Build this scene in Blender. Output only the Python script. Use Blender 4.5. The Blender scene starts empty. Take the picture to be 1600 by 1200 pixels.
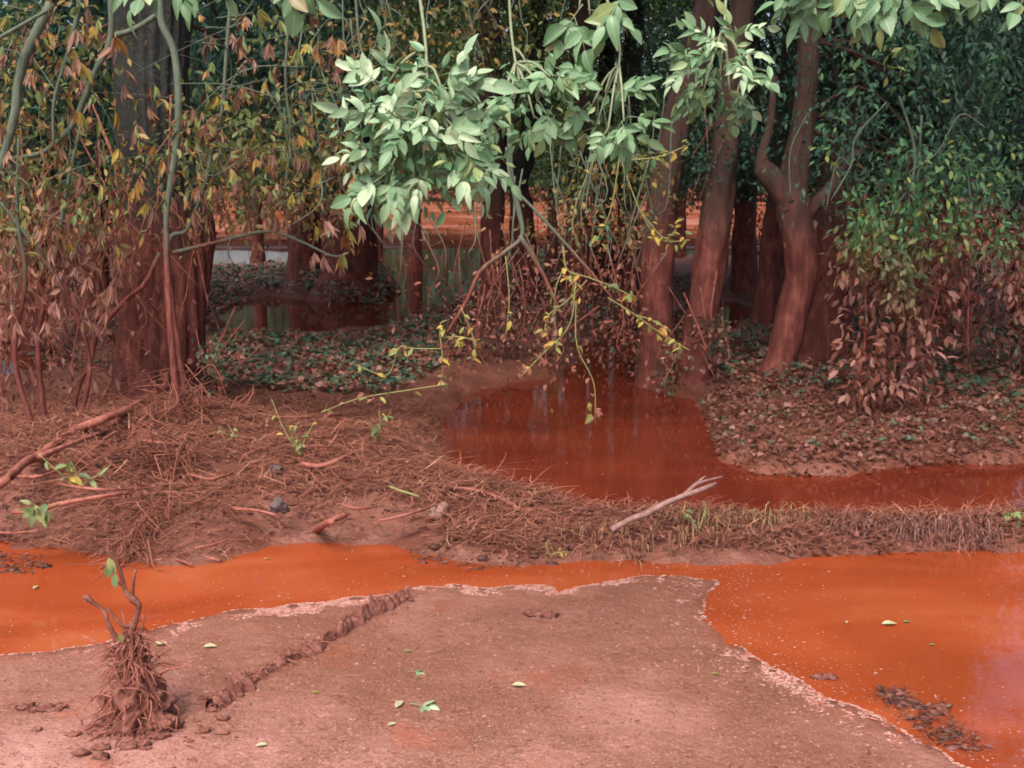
import bpy, math
import numpy as np
from mathutils import Vector

rng = np.random.default_rng(7)
SC = bpy.context.scene
COL = SC.collection

# ------------------------------------------------------------------ camera
F = 1640.0                      # focal length in photograph pixels (1600 wide)
PITCH = math.radians(10.7)
CAMZ = 1.70
cam_d = bpy.data.cameras.new('camera')
cam_d.sensor_width = 36.0
cam_d.lens = 36.0 * F / 1600.0
cam_d.clip_start = 0.05
cam_d.clip_end = 2000.0
cam = bpy.data.objects.new('camera', cam_d)
COL.objects.link(cam)
cam.location = (0, 0, CAMZ)
cam.rotation_euler = (math.pi / 2 - PITCH, 0, 0)
SC.camera = cam

# ------------------------------------------------------------------ light
SUN_EL, SUN_AZ = math.radians(55), math.radians(200)     # azimuth clockwise from +Y
world = bpy.data.worlds.new('World')
SC.world = world
world.use_nodes = True
wn = world.node_tree
wn.nodes.clear()
w_out = wn.nodes.new('ShaderNodeOutputWorld')
w_bg = wn.nodes.new('ShaderNodeBackground')
w_sky = wn.nodes.new('ShaderNodeTexSky')
w_sky.sky_type = 'NISHITA'
w_sky.sun_disc = False
w_sky.sun_elevation = SUN_EL
w_sky.sun_rotation = SUN_AZ
w_sky.air_density = 0.9
w_sky.dust_density = 6.0
w_sky.ozone_density = 1.0
w_bg.inputs['Strength'].default_value = 0.15
wn.links.new(w_sky.outputs[0], w_bg.inputs[0])
wn.links.new(w_bg.outputs[0], w_out.inputs[0])
sun_d = bpy.data.lights.new('sun', 'SUN')
sun_d.energy = 1.0
sun_d.angle = math.radians(25)
sun_d.color = (1.0, 0.96, 0.9)
sun = bpy.data.objects.new('sun', sun_d)
COL.objects.link(sun)
sun_dir = Vector((math.sin(SUN_AZ) * math.cos(SUN_EL), math.cos(SUN_AZ) * math.cos(SUN_EL), math.sin(SUN_EL)))
sun.rotation_euler = sun_dir.to_track_quat('Z', 'Y').to_euler()
sun.location = (0, -5, 12)
SC.view_settings.view_transform = 'Standard'
SC.view_settings.look = 'None'
SC.view_settings.gamma = 1.0
SC.view_settings.exposure = 1.2
SC.view_settings.use_curve_mapping = False
SC.cycles.max_bounces = 6
SC.cycles.diffuse_bounces = 3
SC.cycles.glossy_bounces = 2
SC.cycles.transmission_bounces = 3
SC.cycles.use_denoising = True
SC.cycles.filter_width = 1.8

# ------------------------------------------------------------------ pixel helpers (photograph pixels to places)
cP, sP = math.cos(PITCH), math.sin(PITCH)


def ray(px, py):
    u = (px - 800.0) / F
    v = -(py - 600.0) / F
    return np.array([u, cP + v * sP, -sP + v * cP])


def at(px, py, Y):
    d = ray(px, py)
    return np.array([0, 0, CAMZ]) + d * (Y / d[1])


def gnd(px, py, z=0.0):
    d = ray(px, min(py, 10000))
    return np.array([0, 0, CAMZ]) + d * ((z - CAMZ) / d[2])


def poly_g(pts):
    return np.array([gnd(a, b)[:2] for a, b in pts])


def rpx(r, Y):
    return r / F * Y


# ------------------------------------------------------------------ noise
def _hash(ix, iy, iz, seed):
    n = (ix * 374761393 + iy * 668265263 + iz * 2147483647 + seed * 1274126177) & 0xFFFFFFFF
    n = ((n ^ (n >> 13)) * 1274126177) & 0xFFFFFFFF
    n = (n ^ (n >> 16)) & 0xFFFFFFFF
    return n / 4294967295.0


def vnoise(x, y, z=0.0, seed=0):
    x, y, z = np.broadcast_arrays(np.asarray(x, float), np.asarray(y, float), np.asarray(z, float))
    fx, fy, fz = np.floor(x), np.floor(y), np.floor(z)
    ix, iy, iz = fx.astype(np.int64), fy.astype(np.int64), fz.astype(np.int64)
    tx, ty, tz = x - fx, y - fy, z - fz
    tx = tx * tx * (3 - 2 * tx); ty = ty * ty * (3 - 2 * ty); tz = tz * tz * (3 - 2 * tz)
    r = 0
    for dx in (0, 1):
        for dy in (0, 1):
            for dz in (0, 1):
                w = (tx if dx else 1 - tx) * (ty if dy else 1 - ty) * (tz if dz else 1 - tz)
                r = r + w * _hash(ix + dx, iy + dy, iz + dz, seed)
    return r * 2 - 1


def fbm(x, y, z=0.0, seed=0, oct=4):
    r, a = 0, 0.5
    for o in range(oct):
        k = 2.0 ** o
        r = r + a * vnoise(np.asarray(x) * k, np.asarray(y) * k, np.asarray(z) * k, seed + o)
        a *= 0.5
    return r


def smooth(a, b, x):
    t = np.clip((x - a) / (b - a), 0, 1)
    return t * t * (3 - 2 * t)


# ------------------------------------------------------------------ polygons on the ground
def inside(P, poly):
    x, y = P[:, 0], P[:, 1]
    c = np.zeros(len(P), bool)
    n = len(poly)
    for i in range(n):
        x1, y1 = poly[i]; x2, y2 = poly[(i + 1) % n]
        if y1 == y2:
            continue
        k = ((y1 > y) != (y2 > y)) & (x < (x2 - x1) * (y - y1) / (y2 - y1) + x1)
        c ^= k
    return c


def sdist(P, poly):
    """signed distance, positive inside"""
    d = np.full(len(P), 1e9)
    n = len(poly)
    for i in range(n):
        a = poly[i]; b = poly[(i + 1) % n]
        ab = b - a
        L = max((ab * ab).sum(), 1e-12)
        t = np.clip(((P - a) @ ab) / L, 0, 1)
        q = P - a - t[:, None] * ab
        d = np.minimum(d, (q * q).sum(1))
    d = np.sqrt(d)
    return np.where(inside(P, poly), d, -d)


SILT_EDGE = [(0, 1023), (80, 1019), (160, 1006), (240, 986), (330, 963), (420, 949), (520, 941), (610, 930), (655, 916),
             (700, 910), (760, 918), (830, 912), (890, 918), (940, 906), (1000, 900), (1060, 897), (1135, 906), (1098, 936),
             (1100, 962), (1140, 1000), (1200, 1042), (1260, 1068), (1300, 1092), (1400, 1142), (1500, 1190), (1600, 1230)]
BANK_EDGE = [(-300, 842), (0, 850), (120, 858), (240, 882), (330, 880), (420, 852), (560, 848), (640, 858), (680, 872), (760, 884),
             (900, 880), (1000, 874), (1100, 882), (1200, 882), (1250, 870), (1400, 863), (1600, 858), (2000, 848)]
W1 = poly_g(BANK_EDGE + [(2000, 1400), (1800, 1330)] + SILT_EDGE[::-1] + [(-300, 1034)])
W2 = poly_g([(700, 742), (688, 700), (700, 655), (720, 622), (790, 598), (860, 590), (900, 560), (930, 520), (960, 490), (1000, 490),
             (1000, 600), (1060, 618), (1110, 655), (1125, 720), (1190, 737), (1300, 742), (1450, 727), (1560, 722), (1700, 715),
             (1900, 720), (1900, 790), (1600, 798), (1450, 812), (1280, 808), (1150, 803), (1000, 803), (900, 798), (870, 778), (780, 762)])
W3 = poly_g([(345, 532), (335, 480), (400, 462), (520, 470), (600, 462), (605, 432), (560, 424), (330, 424), (-300, 420), (-300, 392),
             (300, 388), (760, 384), (1100, 388), (1600, 388), (1600, 402), (1100, 405), (980, 415), (760, 440), (720, 475), (660, 500),
             (570, 526), (450, 533)])
W4 = poly_g([(-250, 545), (0, 548), (60, 540), (115, 550), (110, 580), (0, 600), (-250, 610)])
W5 = poly_g([(1045, 545), (1050, 480), (1110, 466), (1170, 480), (1175, 512), (1120, 540)])
WATERS = [W1, W2, W3, W4, W5]
SILT = poly_g([(-700, 1040), (-300, 1034)] + SILT_EDGE + [(1800, 1330), (2000, 2600), (-900, 2600)])


def water_sd(P):
    s = np.full(len(P), -1e9)
    for w in WATERS:
        s = np.maximum(s, sdist(P, w))
    return s


def ground_h(P):
    P = np.asarray(P, float)
    x, y = P[:, 0], P[:, 1]
    jit = 0.06 * fbm(x * 3, y * 3, seed=3) * np.clip(y / 5, 0.5, 3) + (0.03 + 0.07 * smooth(4.3, 5.0, y)) * fbm(x * 9, y * 9, seed=5)
    s = water_sd(P) + jit
    silt = smooth(-0.05, 0.05, sdist(P, SILT))
    top = 0.13 + 0.07 * fbm(x * 1.3, y * 1.3, seed=11) + 0.05 * fbm(x * 6, y * 6, seed=12)
    g = gnd(255, 735)
    top = top + 0.17 * np.exp(-(((x - g[0]) / 1.1) ** 2 + ((y - g[1]) / 0.9) ** 2))
    g = gnd(120, 760)
    top = top + 0.07 * np.exp(-(((x - g[0]) / 0.8) ** 2 + ((y - g[1]) / 0.5) ** 2))
    g = gnd(1400, 650)
    top = top + 0.02 * np.exp(-(((x - g[0]) / 1.2) ** 2 + ((y - g[1]) / 0.9) ** 2))
    top = top * (1 - 0.62 * smooth(-0.7, 0.1, x) * smooth(5.9, 5.5, y))
    top = top + smooth(28, 60, y) * 0.45 + smooth(80, 300, y) * 1.2
    flat = 0.022 + 0.012 * fbm(x * 1.7, y * 1.7, seed=21) + 0.006 * fbm(x * 9, y * 9, seed=22) + 0.03 * smooth(3.6, 2.4, y)
    land = top * (1 - silt) + flat * silt
    slope = 0.55 * (1 - silt) + 0.055 * silt
    h = np.where(s < 0, np.minimum(land, 0.0015 - s * slope), -s * (0.4 - 0.36 * silt))
    h = h + silt * (0.010 * fbm(x * 10, y * 10, seed=24) + 0.006 * fbm(x * 23, y * 23, seed=25)) * smooth(0.4, 0.0, np.abs(s))
    return np.maximum(h, -0.12)


def gh(x, y):
    return float(ground_h(np.array([[x, y]]))[0])


def on_ground(px, py, lift=0.0):
    p = gnd(px, py, 0.05)
    for _ in range(3):
        z = max(gh(p[0], p[1]), 0.0) + lift
        p = gnd(px, py, z)
    return p


def sample_poly(poly, n, r=rng):
    lo, hi = poly.min(0), poly.max(0)
    out = np.zeros((0, 2))
    while len(out) < n:
        q = lo + r.random((n * 2, 2)) * (hi - lo)
        out = np.vstack([out, q[inside(q, poly)]])
    return out[:n]


# ------------------------------------------------------------------ mesh builder
class MB:
    def __init__(self):
        self.V, self.F, self.R, self.n = [], [], [], 0

    def add(self, v, faces, rnd=0.5):
        v = np.asarray(v, float).reshape(-1, 3)
        for f in faces if isinstance(faces, list) else [faces]:
            f = np.asarray(f, np.int64)
            if f.size:
                self.F.append(f + self.n)
        r = np.broadcast_to(np.asarray(rnd, float), (len(v),)) if np.ndim(rnd) else np.full(len(v), float(rnd))
        self.V.append(v); self.R.append(r); self.n += len(v)

    def mesh(self, name, mat, smooth_=True, origin=None):
        V = np.concatenate(self.V); R = np.concatenate(self.R)
        if origin is not None:
            V = V - np.asarray(origin)
        loops = np.concatenate([f.ravel() for f in self.F])
        tot = np.concatenate([np.full(len(f), f.shape[1]) for f in self.F])
        start = np.concatenate([[0], np.cumsum(tot)[:-1]])
        me = bpy.data.meshes.new(name)
        me.vertices.add(len(V)); me.loops.add(len(loops)); me.polygons.add(len(tot))
        me.vertices.foreach_set('co', V.astype(np.float32).ravel())
        me.loops.foreach_set('vertex_index', loops.astype(np.int32))
        me.polygons.foreach_set('loop_start', start.astype(np.int32))
        if smooth_:
            me.polygons.foreach_set('use_smooth', np.ones(len(tot), bool))
        at_ = me.attributes.new('rnd', 'FLOAT', 'POINT')
        at_.data.foreach_set('value', R.astype(np.float32))
        me.update(calc_edges=True)
        me.materials.append(mat)
        return me

    def obj(self, name, mat, parent=None, smooth_=True, origin=None):
        return link(name, self.mesh(name, mat, smooth_, origin), parent, origin)


def link(name, me, parent=None, loc=None):
    o = bpy.data.objects.new(name, me)
    COL.objects.link(o)
    if parent is not None:
        o.parent = parent
        if loc is not None:
            # parents carry location only
            q = parent
            off = Vector((0, 0, 0))
            while q is not None:
                off += q.location; q = q.parent
            o.location = Vector(loc) - off
        else:
            q = parent
            off = Vector((0, 0, 0))
            while q is not None:
                off += q.location; q = q.parent
            o.location = -off
    elif loc is not None:
        o.location = loc
    return o


def tag(o, label=None, cat=None, group=None, kind=None):
    if label: o['label'] = label
    if cat: o['category'] = cat
    if group: o['group'] = group
    if kind: o['kind'] = kind
    return o


def thing(name, loc, label, cat, group=None):
    o = bpy.data.objects.new(name, None)
    o.empty_display_size = 0.1
    COL.objects.link(o)
    o.location = [float(c) for c in loc]
    return tag(o, label, cat, group)


def norm(a):
    a = np.asarray(a, float)
    return a / np.maximum(np.linalg.norm(a, axis=-1, keepdims=True), 1e-9)


def catmull(P, m=6):
    P = np.asarray(P, float)
    if len(P) < 3:
        t = np.linspace(0, 1, m + 1)[:, None]
        return P[0] * (1 - t) + P[-1] * t
    Q = np.vstack([2 * P[0] - P[1], P, 2 * P[-1] - P[-2]])
    out = []
    for i in range(len(P) - 1):
        p0, p1, p2, p3 = Q[i:i + 4]
        for t in np.linspace(0, 1, m, endpoint=False):
            out.append(0.5 * ((2 * p1) + (-p0 + p2) * t + (2 * p0 - 5 * p1 + 4 * p2 - p3) * t * t + (-p0 + 3 * p1 - 3 * p2 + p3) * t ** 3))
    out.append(P[-1])
    return np.array(out)


def tube(mb, path, rad, n=7, rough=0.0, seed=0, rnd=0.5, ridges=0, cap=True):
    path = np.asarray(path, float)
    rad = np.broadcast_to(np.asarray(rad, float), (len(path),))
    T = norm(np.gradient(path, axis=0))
    ref = np.array([0.0, 1.0, 0.0]) if abs(T[0][1]) < 0.8 else np.array([1.0, 0, 0])
    U = norm(np.cross(T, ref)); W = np.cross(T, U)
    a = np.linspace(0, 2 * math.pi, n, endpoint=False)
    m = len(path)
    ca, sa = np.cos(a), np.sin(a)
    rr = rad[:, None] * np.ones((1, n))
    if rough:
        s = np.arange(m)[:, None]
        ln = np.concatenate([[0], np.cumsum(np.linalg.norm(np.diff(path, axis=0), axis=1))])[:, None]
        k = 1.0 / max(rad.mean(), 1e-4)
        nz = fbm(ca[None] * 1.5 + 0 * ln, sa[None] * 1.5 + 0 * ln, ln * k * 0.35, seed=seed, oct=3)
        rr = rr * (1 + rough * nz)
        if ridges:
            ph = a[None] * ridges + 2.2 * vnoise(ca[None] * 1.2 + 0 * ln, sa[None] * 1.2 + 0 * ln, ln * k * 0.25, seed=seed + 9)
            rr = rr * (1 + rough * 0.45 * (np.abs(np.sin(ph)) - 0.6))
    v = path[:, None, :] + rr[..., None] * (ca[None, :, None] * U[:, None, :] + sa[None, :, None] * W[:, None, :])
    idx = np.arange(m * n).reshape(m, n)
    q = np.stack([idx[:-1], np.roll(idx[:-1], -1, 1), np.roll(idx[1:], -1, 1), idx[1:]], -1).reshape(-1, 4)
    V = v.reshape(-1, 3)
    fs = [q]
    if cap:
        V = np.vstack([V, path[-1:], path[:1]])
        b = idx[-1]; fs.append(np.stack([b, np.roll(b, -1), np.full(n, m * n)], -1))
        b = idx[0]; fs.append(np.stack([np.roll(b, -1), b, np.full(n, m * n + 1)], -1))
    mb.add(V, fs, rnd)


LEAF6 = (np.array([[0, 0, 0], [.36, .28, .06], [.40, .58, .05], [0, 1, -.08], [-.40, .58, .05], [-.36, .28, .06]]),
         np.array([[0, 1, 2, 3], [0, 3, 4, 5]]))
DIAM = (np.array([[0, 0, 0], [.42, .45, .07], [0, 1, -.05], [-.42, .45, .07]]), np.array([[0, 1, 2, 3]]))
BLADE = (np.array([[-.5, 0, 0], [.5, 0, 0], [.35, .6, .10], [-.35, .6, .10], [0, 1, .0]]), [np.array([[0, 1, 2, 3]]), np.array([[3, 2, 4]])])
IVY = (np.array([[0, 0, 0], [.5, .1, .05], [.35, .45, .03], [0, 1, -.06], [-.35, .45, .03], [-.5, .1, .05]]),
       np.array([[0, 1, 2, 3], [0, 3, 4, 5]]))


def leaves(mb, P, D, N, L, W, rnd, proto=DIAM):
    n = len(P)
    if n == 0:
        return
    D = norm(D); S = norm(np.cross(D, N)); N = np.cross(S, D)
    L = np.broadcast_to(L, (n,)); W = np.broadcast_to(W, (n,)); rnd = np.broadcast_to(rnd, (n,))
    pv, pf = proto
    k = len(pv)
    v = (P[:, None, :] + pv[None, :, 0, None] * W[:, None, None] * S[:, None, :] + pv[None, :, 1, None] * L[:, None, None] * D[:, None, :]
         + pv[None, :, 2, None] * L[:, None, None] * N[:, None, :]).reshape(-1, 3)
    off = (np.arange(n) * k)[:, None, None]
    fs = [(f[None] + off).reshape(-1, f.shape[1]) for f in (pf if isinstance(pf, list) else [pf])]
    mb.add(v, fs, np.repeat(rnd, k))


def rvec(n, r=rng):
    return r.normal(size=(n, 3))


def clumps(mb, C, R, n_each, size, r=rng, droop=0.5, proto=DIAM, width=0.6, tone=None, flat=0.7):
    """leaf clumps round the centres C (m,3), radii R (m,3)"""
    m = len(C)
    k = n_each
    off = rvec(m * k, r) * 0.6
    P = np.repeat(C, k, 0) + off * np.repeat(R, k, 0)
    D = rvec(m * k, r) * 0.7 + off * 0.6 + np.array([0, 0, -droop])
    N = rvec(m * k, r) * flat + np.array([0, -0.15, 1.0])
    L = size * r.uniform(0.6, 1.25, m * k)
    t = r.random(m * k) if tone is None else np.clip(np.repeat(tone, k) + r.normal(0, 0.15, m * k), 0, 1)
    leaves(mb, P, D, N, L, L * width, t, proto)


# ------------------------------------------------------------------ materials
def nodes(name):
    m = bpy.data.materials.new(name)
    m.use_nodes = True
    nt = m.node_tree
    nt.nodes.clear()
    out = nt.nodes.new('ShaderNodeOutputMaterial')
    return m, nt, out


def N_(nt, t, **kw):
    n = nt.nodes.new(t)
    for k, v in kw.items():
        if k in n.inputs.keys():
            n.inputs[k].default_value = v
        else:
            setattr(n, k, v)
    return n


def ramp(nt, fac, stops, interp='LINEAR'):
    n = nt.nodes.new('ShaderNodeValToRGB')
    n.color_ramp.interpolation = interp
    el = n.color_ramp.elements
    while len(el) < len(stops):
        el.new(0.5)
    for e, (p, c) in zip(el, stops):
        e.position = p
        e.color = (*c, 1) if len(c) == 3 else c
    nt.links.new(fac, n.inputs[0])
    return n.outputs[0]


def math_(nt, op, a, b=None, clamp=False):
    n = nt.nodes.new('ShaderNodeMath'); n.operation = op; n.use_clamp = clamp
    for i, q in enumerate((a, b)):
        if q is None: continue
        if isinstance(q, (int, float)): n.inputs[i].default_value = q
        else: nt.links.new(q, n.inputs[i])
    return n.outputs[0]


def mixc(nt, fac, a, b):
    n = nt.nodes.new('ShaderNodeMix'); n.data_type = 'RGBA'
    for i, q in ((0, fac), (6, a), (7, b)):
        if isinstance(q, (int, float)): n.inputs[i].default_value = q
        elif isinstance(q, tuple): n.inputs[i].default_value = (*q, 1)
        else: nt.links.new(q, n.inputs[i])
    return n.outputs[2]


def noise(nt, scale, detail=4, rough=0.6, vec=None, out=0):
    n = nt.nodes.new('ShaderNodeTexNoise')
    n.inputs['Scale'].default_value = scale; n.inputs['Detail'].default_value = detail; n.inputs['Roughness'].default_value = rough
    if vec is None:
        g = nt.nodes.new('ShaderNodeNewGeometry'); vec = g.outputs['Position']
    nt.links.new(vec, n.inputs['Vector'])
    return n.outputs[out]


FLOOD = 1.42          # height the flood reached: everything below is coated in red mud


def mud_mask(nt, level=FLOOD, spread=0.22, wob=0.5, ns=3.0):
    g = nt.nodes.new('ShaderNodeNewGeometry')
    s = nt.nodes.new('ShaderNodeSeparateXYZ')
    nt.links.new(g.outputs['Position'], s.inputs[0])
    z = math_(nt, 'ADD', s.outputs[2], math_(nt, 'MULTIPLY', math_(nt, 'SUBTRACT', noise(nt, ns, 3), 0.5), wob))
    n = nt.nodes.new('ShaderNodeMapRange')
    n.inputs[1].default_value = level + spread; n.inputs[2].default_value = level - spread
    n.inputs[3].default_value = 0; n.inputs[4].default_value = 1
    nt.links.new(z, n.inputs[0])
    return n.outputs[0]


MUD_D = (0.17, 0.050, 0.034)
MUD_M = (0.27, 0.085, 0.060)
MUD_L = (0.40, 0.175, 0.135)


def rnd_attr(nt):
    n = nt.nodes.new('ShaderNodeAttribute'); n.attribute_name = 'rnd'
    return n.outputs['Fac']


def mat_leaf(name, stops, mud=True, dust=0.0, trans=0.4, rough=0.5, level=FLOOD, spread=0.22, spec=0.35, mudstops=None, objrand=False, veins=False):
    m, nt, out = nodes(name)
    r = rnd_attr(nt)
    if objrand:
        oi = nt.nodes.new('ShaderNodeObjectInfo')
        r = math_(nt, 'FRACT', math_(nt, 'ADD', oi.outputs['Random'], math_(nt, 'MULTIPLY', r, 0.25)))
    c = ramp(nt, r, stops)
    c = mixc(nt, math_(nt, 'MULTIPLY', noise(nt, 60, 2), 0.35), c, (0.04, 0.03, 0.015))
    if veins:
        tc = nt.nodes.new('ShaderNodeTexCoord'); sx = nt.nodes.new('ShaderNodeSeparateXYZ'); nt.links.new(tc.outputs['Object'], sx.inputs[0])
        ax = math_(nt, 'ABSOLUTE', sx.outputs[0])
        rib = math_(nt, 'LESS_THAN', ax, 0.018)
        sv = math_(nt, 'SINE', math_(nt, 'SUBTRACT', math_(nt, 'MULTIPLY', sx.outputs[1], 55.0), math_(nt, 'MULTIPLY', ax, 45.0)))
        vein = math_(nt, 'MAXIMUM', rib, math_(nt, 'MULTIPLY', math_(nt, 'GREATER_THAN', sv, 0.86), 0.45))
        c = mixc(nt, math_(nt, 'MULTIPLY', vein, 0.45), c, (0.42, 0.48, 0.26))
        spot = ramp(nt, noise(nt, 38, 4, 0.7), [(0.62, (0, 0, 0)), (0.70, (0.7, 0.7, 0.7))])
        c = mixc(nt, spot, c, (0.25, 0.13, 0.075))
    if mud or dust:
        mc = ramp(nt, math_(nt, 'FRACT', math_(nt, 'MULTIPLY', r, 7.31)), mudstops or [(0, MUD_D), (0.5, MUD_M), (1, MUD_L)])
        if mud:
            f = mud_mask(nt, level, spread, 0.9)
            c = mixc(nt, math_(nt, 'MULTIPLY', f, 0.94), c, mc)
        if dust:
            f = ramp(nt, noise(nt, 9, 4), [(0.38 + dust * 0.2, (1, 1, 1)), (0.5 + dust * 0.2, (0, 0, 0))])
            c = mixc(nt, f, c, mc)
    p = N_(nt, 'ShaderNodeBsdfPrincipled', Roughness=rough)
    p.inputs['Specular IOR Level'].default_value = spec
    nt.links.new(c, p.inputs['Base Color'])
    t = N_(nt, 'ShaderNodeBsdfTranslucent')
    nt.links.new(c, t.inputs[0])
    mx = nt.nodes.new('ShaderNodeMixShader'); mx.inputs[0].default_value = trans
    nt.links.new(p.outputs[0], mx.inputs[1]); nt.links.new(t.outputs[0], mx.inputs[2])
    nt.links.new(mx.outputs[0], out.inputs[0])
    return m


def mat_bark(name, a, b, mud=True, scale=18, bump=0.6, level=FLOOD, spread=0.07, rough=0.8):
    m, nt, out = nodes(name)
    g = nt.nodes.new('ShaderNodeNewGeometry')
    mp = nt.nodes.new('ShaderNodeMapping'); mp.inputs['Scale'].default_value = (1, 1, 0.22)
    nt.links.new(g.outputs['Position'], mp.inputs['Vector'])
    n1 = noise(nt, scale, 6, 0.65, mp.outputs[0])
    n2 = noise(nt, 3.0, 3)
    c = ramp(nt, n1, [(0.3, a), (0.7, b)])
    c = mixc(nt, math_(nt, 'MULTIPLY', n2, 0.25), c, (0.06, 0.09, 0.06))
    if mud:
        f = mud_mask(nt, level, spread, 0.85, 3.2)
        mc = ramp(nt, math_(nt, 'ADD', math_(nt, 'MULTIPLY', n1, 0.6), math_(nt, 'MULTIPLY', noise(nt, 7, 5), 0.4)),
                  [(0.34, (0.060, 0.017, 0.013)), (0.5, (0.140, 0.038, 0.029)), (0.66, (0.26, 0.085, 0.068))])
        c = mixc(nt, f, c, mc)
    p = N_(nt, 'ShaderNodeBsdfPrincipled', Roughness=rough)
    p.inputs['Specular IOR Level'].default_value = 0.3
    nt.links.new(c, p.inputs['Base Color'])
    bp = nt.nodes.new('ShaderNodeBump'); bp.inputs['Strength'].default_value = bump; bp.inputs['Distance'].default_value = 0.045
    nt.links.new(math_(nt, 'ADD', n1, math_(nt, 'MULTIPLY', noise(nt, 9, 5, 0.7), 0.6)), bp.inputs['Height']); nt.links.new(bp.outputs[0], p.inputs['Normal'])
    nt.links.new(p.outputs[0], out.inputs[0])
    return m


def mat_plain(name, stops, scale=14, rough=0.7, bump=0.3, attr=False, spec=0.3):
    m, nt, out = nodes(name)
    n1 = noise(nt, scale, 6, 0.7)
    if attr:
        f = math_(nt, 'ADD', math_(nt, 'MULTIPLY', rnd_attr(nt), 0.75), math_(nt, 'MULTIPLY', n1, 0.25))
    else:
        f = n1
    c = ramp(nt, f, stops)
    p = N_(nt, 'ShaderNodeBsdfPrincipled', Roughness=rough)
    p.inputs['Specular IOR Level'].default_value = spec
    nt.links.new(c, p.inputs['Base Color'])
    if bump:
        bp = nt.nodes.new('ShaderNodeBump'); bp.inputs['Strength'].default_value = bump; bp.inputs['Distance'].default_value = 0.01
        nt.links.new(n1, bp.inputs['Height']); nt.links.new(bp.outputs[0], p.inputs['Normal'])
    nt.links.new(p.outputs[0], out.inputs[0])
    return m


def mat_ground():
    m, nt, out = nodes('ground_mud')
    z = rnd_attr(nt)                                             # 1 on the fine silt flat, 0 on the debris banks
    big = noise(nt, 0.9, 4, 0.55); mid = noise(nt, 6, 5, 0.6); fine = noise(nt, 120, 3, 0.75); fine2 = noise(nt, 62, 4, 0.75)
    silt = ramp(nt, math_(nt, 'ADD', math_(nt, 'MULTIPLY', big, 0.7), math_(nt, 'MULTIPLY', mid, 0.3)),
                [(0.38, (0.135, 0.056, 0.034)), (0.47, (0.20, 0.086, 0.058)), (0.53, (0.275, 0.122, 0.092)), (0.64, (0.375, 0.186, 0.152))])
    silt = mixc(nt, ramp(nt, fine, [(0.52, (0, 0, 0)), (0.64, (0.8, 0.8, 0.8))]), silt, (0.48, 0.265, 0.225))
    silt = mixc(nt, ramp(nt, fine2, [(0.32, (0.8, 0.8, 0.8)), (0.44, (0, 0, 0))]), silt, (0.12, 0.045, 0.028))
    silt = mixc(nt, ramp(nt, noise(nt, 2.3, 5, 0.6), [(0.58, (0, 0, 0)), (0.70, (0.75, 0.75, 0.75))]), silt, (0.30, 0.085, 0.042))
    gz = nt.nodes.new('ShaderNodeNewGeometry'); sz = nt.nodes.new('ShaderNodeSeparateXYZ'); nt.links.new(gz.outputs['Position'], sz.inputs[0])
    dry = nt.nodes.new('ShaderNodeMapRange'); dry.inputs[1].default_value = 0.026; dry.inputs[2].default_value = 0.052
    nt.links.new(math_(nt, 'ADD', sz.outputs[2], math_(nt, 'MULTIPLY', math_(nt, 'SUBTRACT', big, 0.5), 0.06)), dry.inputs[0])   # low ground stays soaked
    silt = mixc(nt, math_(nt, 'MULTIPLY', math_(nt, 'SUBTRACT', 1.0, dry.outputs[0]), 0.45), silt, (0.185, 0.072, 0.044))
    bank = ramp(nt, math_(nt, 'ADD', math_(nt, 'MULTIPLY', mid, 0.6), math_(nt, 'MULTIPLY', fine2, 0.4)),
                [(0.3, (0.075, 0.026, 0.017)), (0.5, (0.145, 0.050, 0.032)), (0.7, (0.22, 0.090, 0.064))])
    c = mixc(nt, z, bank, silt)
    g = nt.nodes.new('ShaderNodeNewGeometry'); s = nt.nodes.new('ShaderNodeSeparateXYZ'); nt.links.new(g.outputs['Position'], s.inputs[0])
    far = nt.nodes.new('ShaderNodeMapRange'); far.inputs[1].default_value = 22; far.inputs[2].default_value = 30
    nt.links.new(s.outputs[1], far.inputs[0])
    farc = ramp(nt, noise(nt, 0.35, 5, 0.65), [(0.38, (0.11, 0.030, 0.014)), (0.52, (0.18, 0.056, 0.030)), (0.66, (0.26, 0.115, 0.080))])
    c = mixc(nt, far.outputs[0], c, farc)
    p = N_(nt, 'ShaderNodeBsdfPrincipled')
    nt.links.new(c, p.inputs['Base Color'])
    nt.links.new(ramp(nt, dry.outputs[0], [(0.0, (0.30, 0.30, 0.30)), (1.0, (0.68, 0.68, 0.68))]), p.inputs['Roughness'])
    nt.links.new(math_(nt, 'MULTIPLY', math_(nt, 'SUBTRACT', 1.0, far.outputs[0]), 0.35), p.inputs['Specular IOR Level'])
    b1 = nt.nodes.new('ShaderNodeBump'); b1.inputs['Strength'].default_value = 0.55; b1.inputs['Distance'].default_value = 0.006
    nt.links.new(math_(nt, 'ADD', fine2, math_(nt, 'MULTIPLY', fine, 0.6)), b1.inputs['Height'])
    b2 = nt.nodes.new('ShaderNodeBump'); b2.inputs['Strength'].default_value = 0.5; b2.inputs['Distance'].default_value = 0.03
    nt.links.new(noise(nt, 18, 5, 0.65), b2.inputs['Height']); nt.links.new(b1.outputs[0], b2.inputs['Normal'])
    nt.links.new(b2.outputs[0], p.inputs['Normal'])
    nt.links.new(p.outputs[0], out.inputs[0])
    return m


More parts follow.
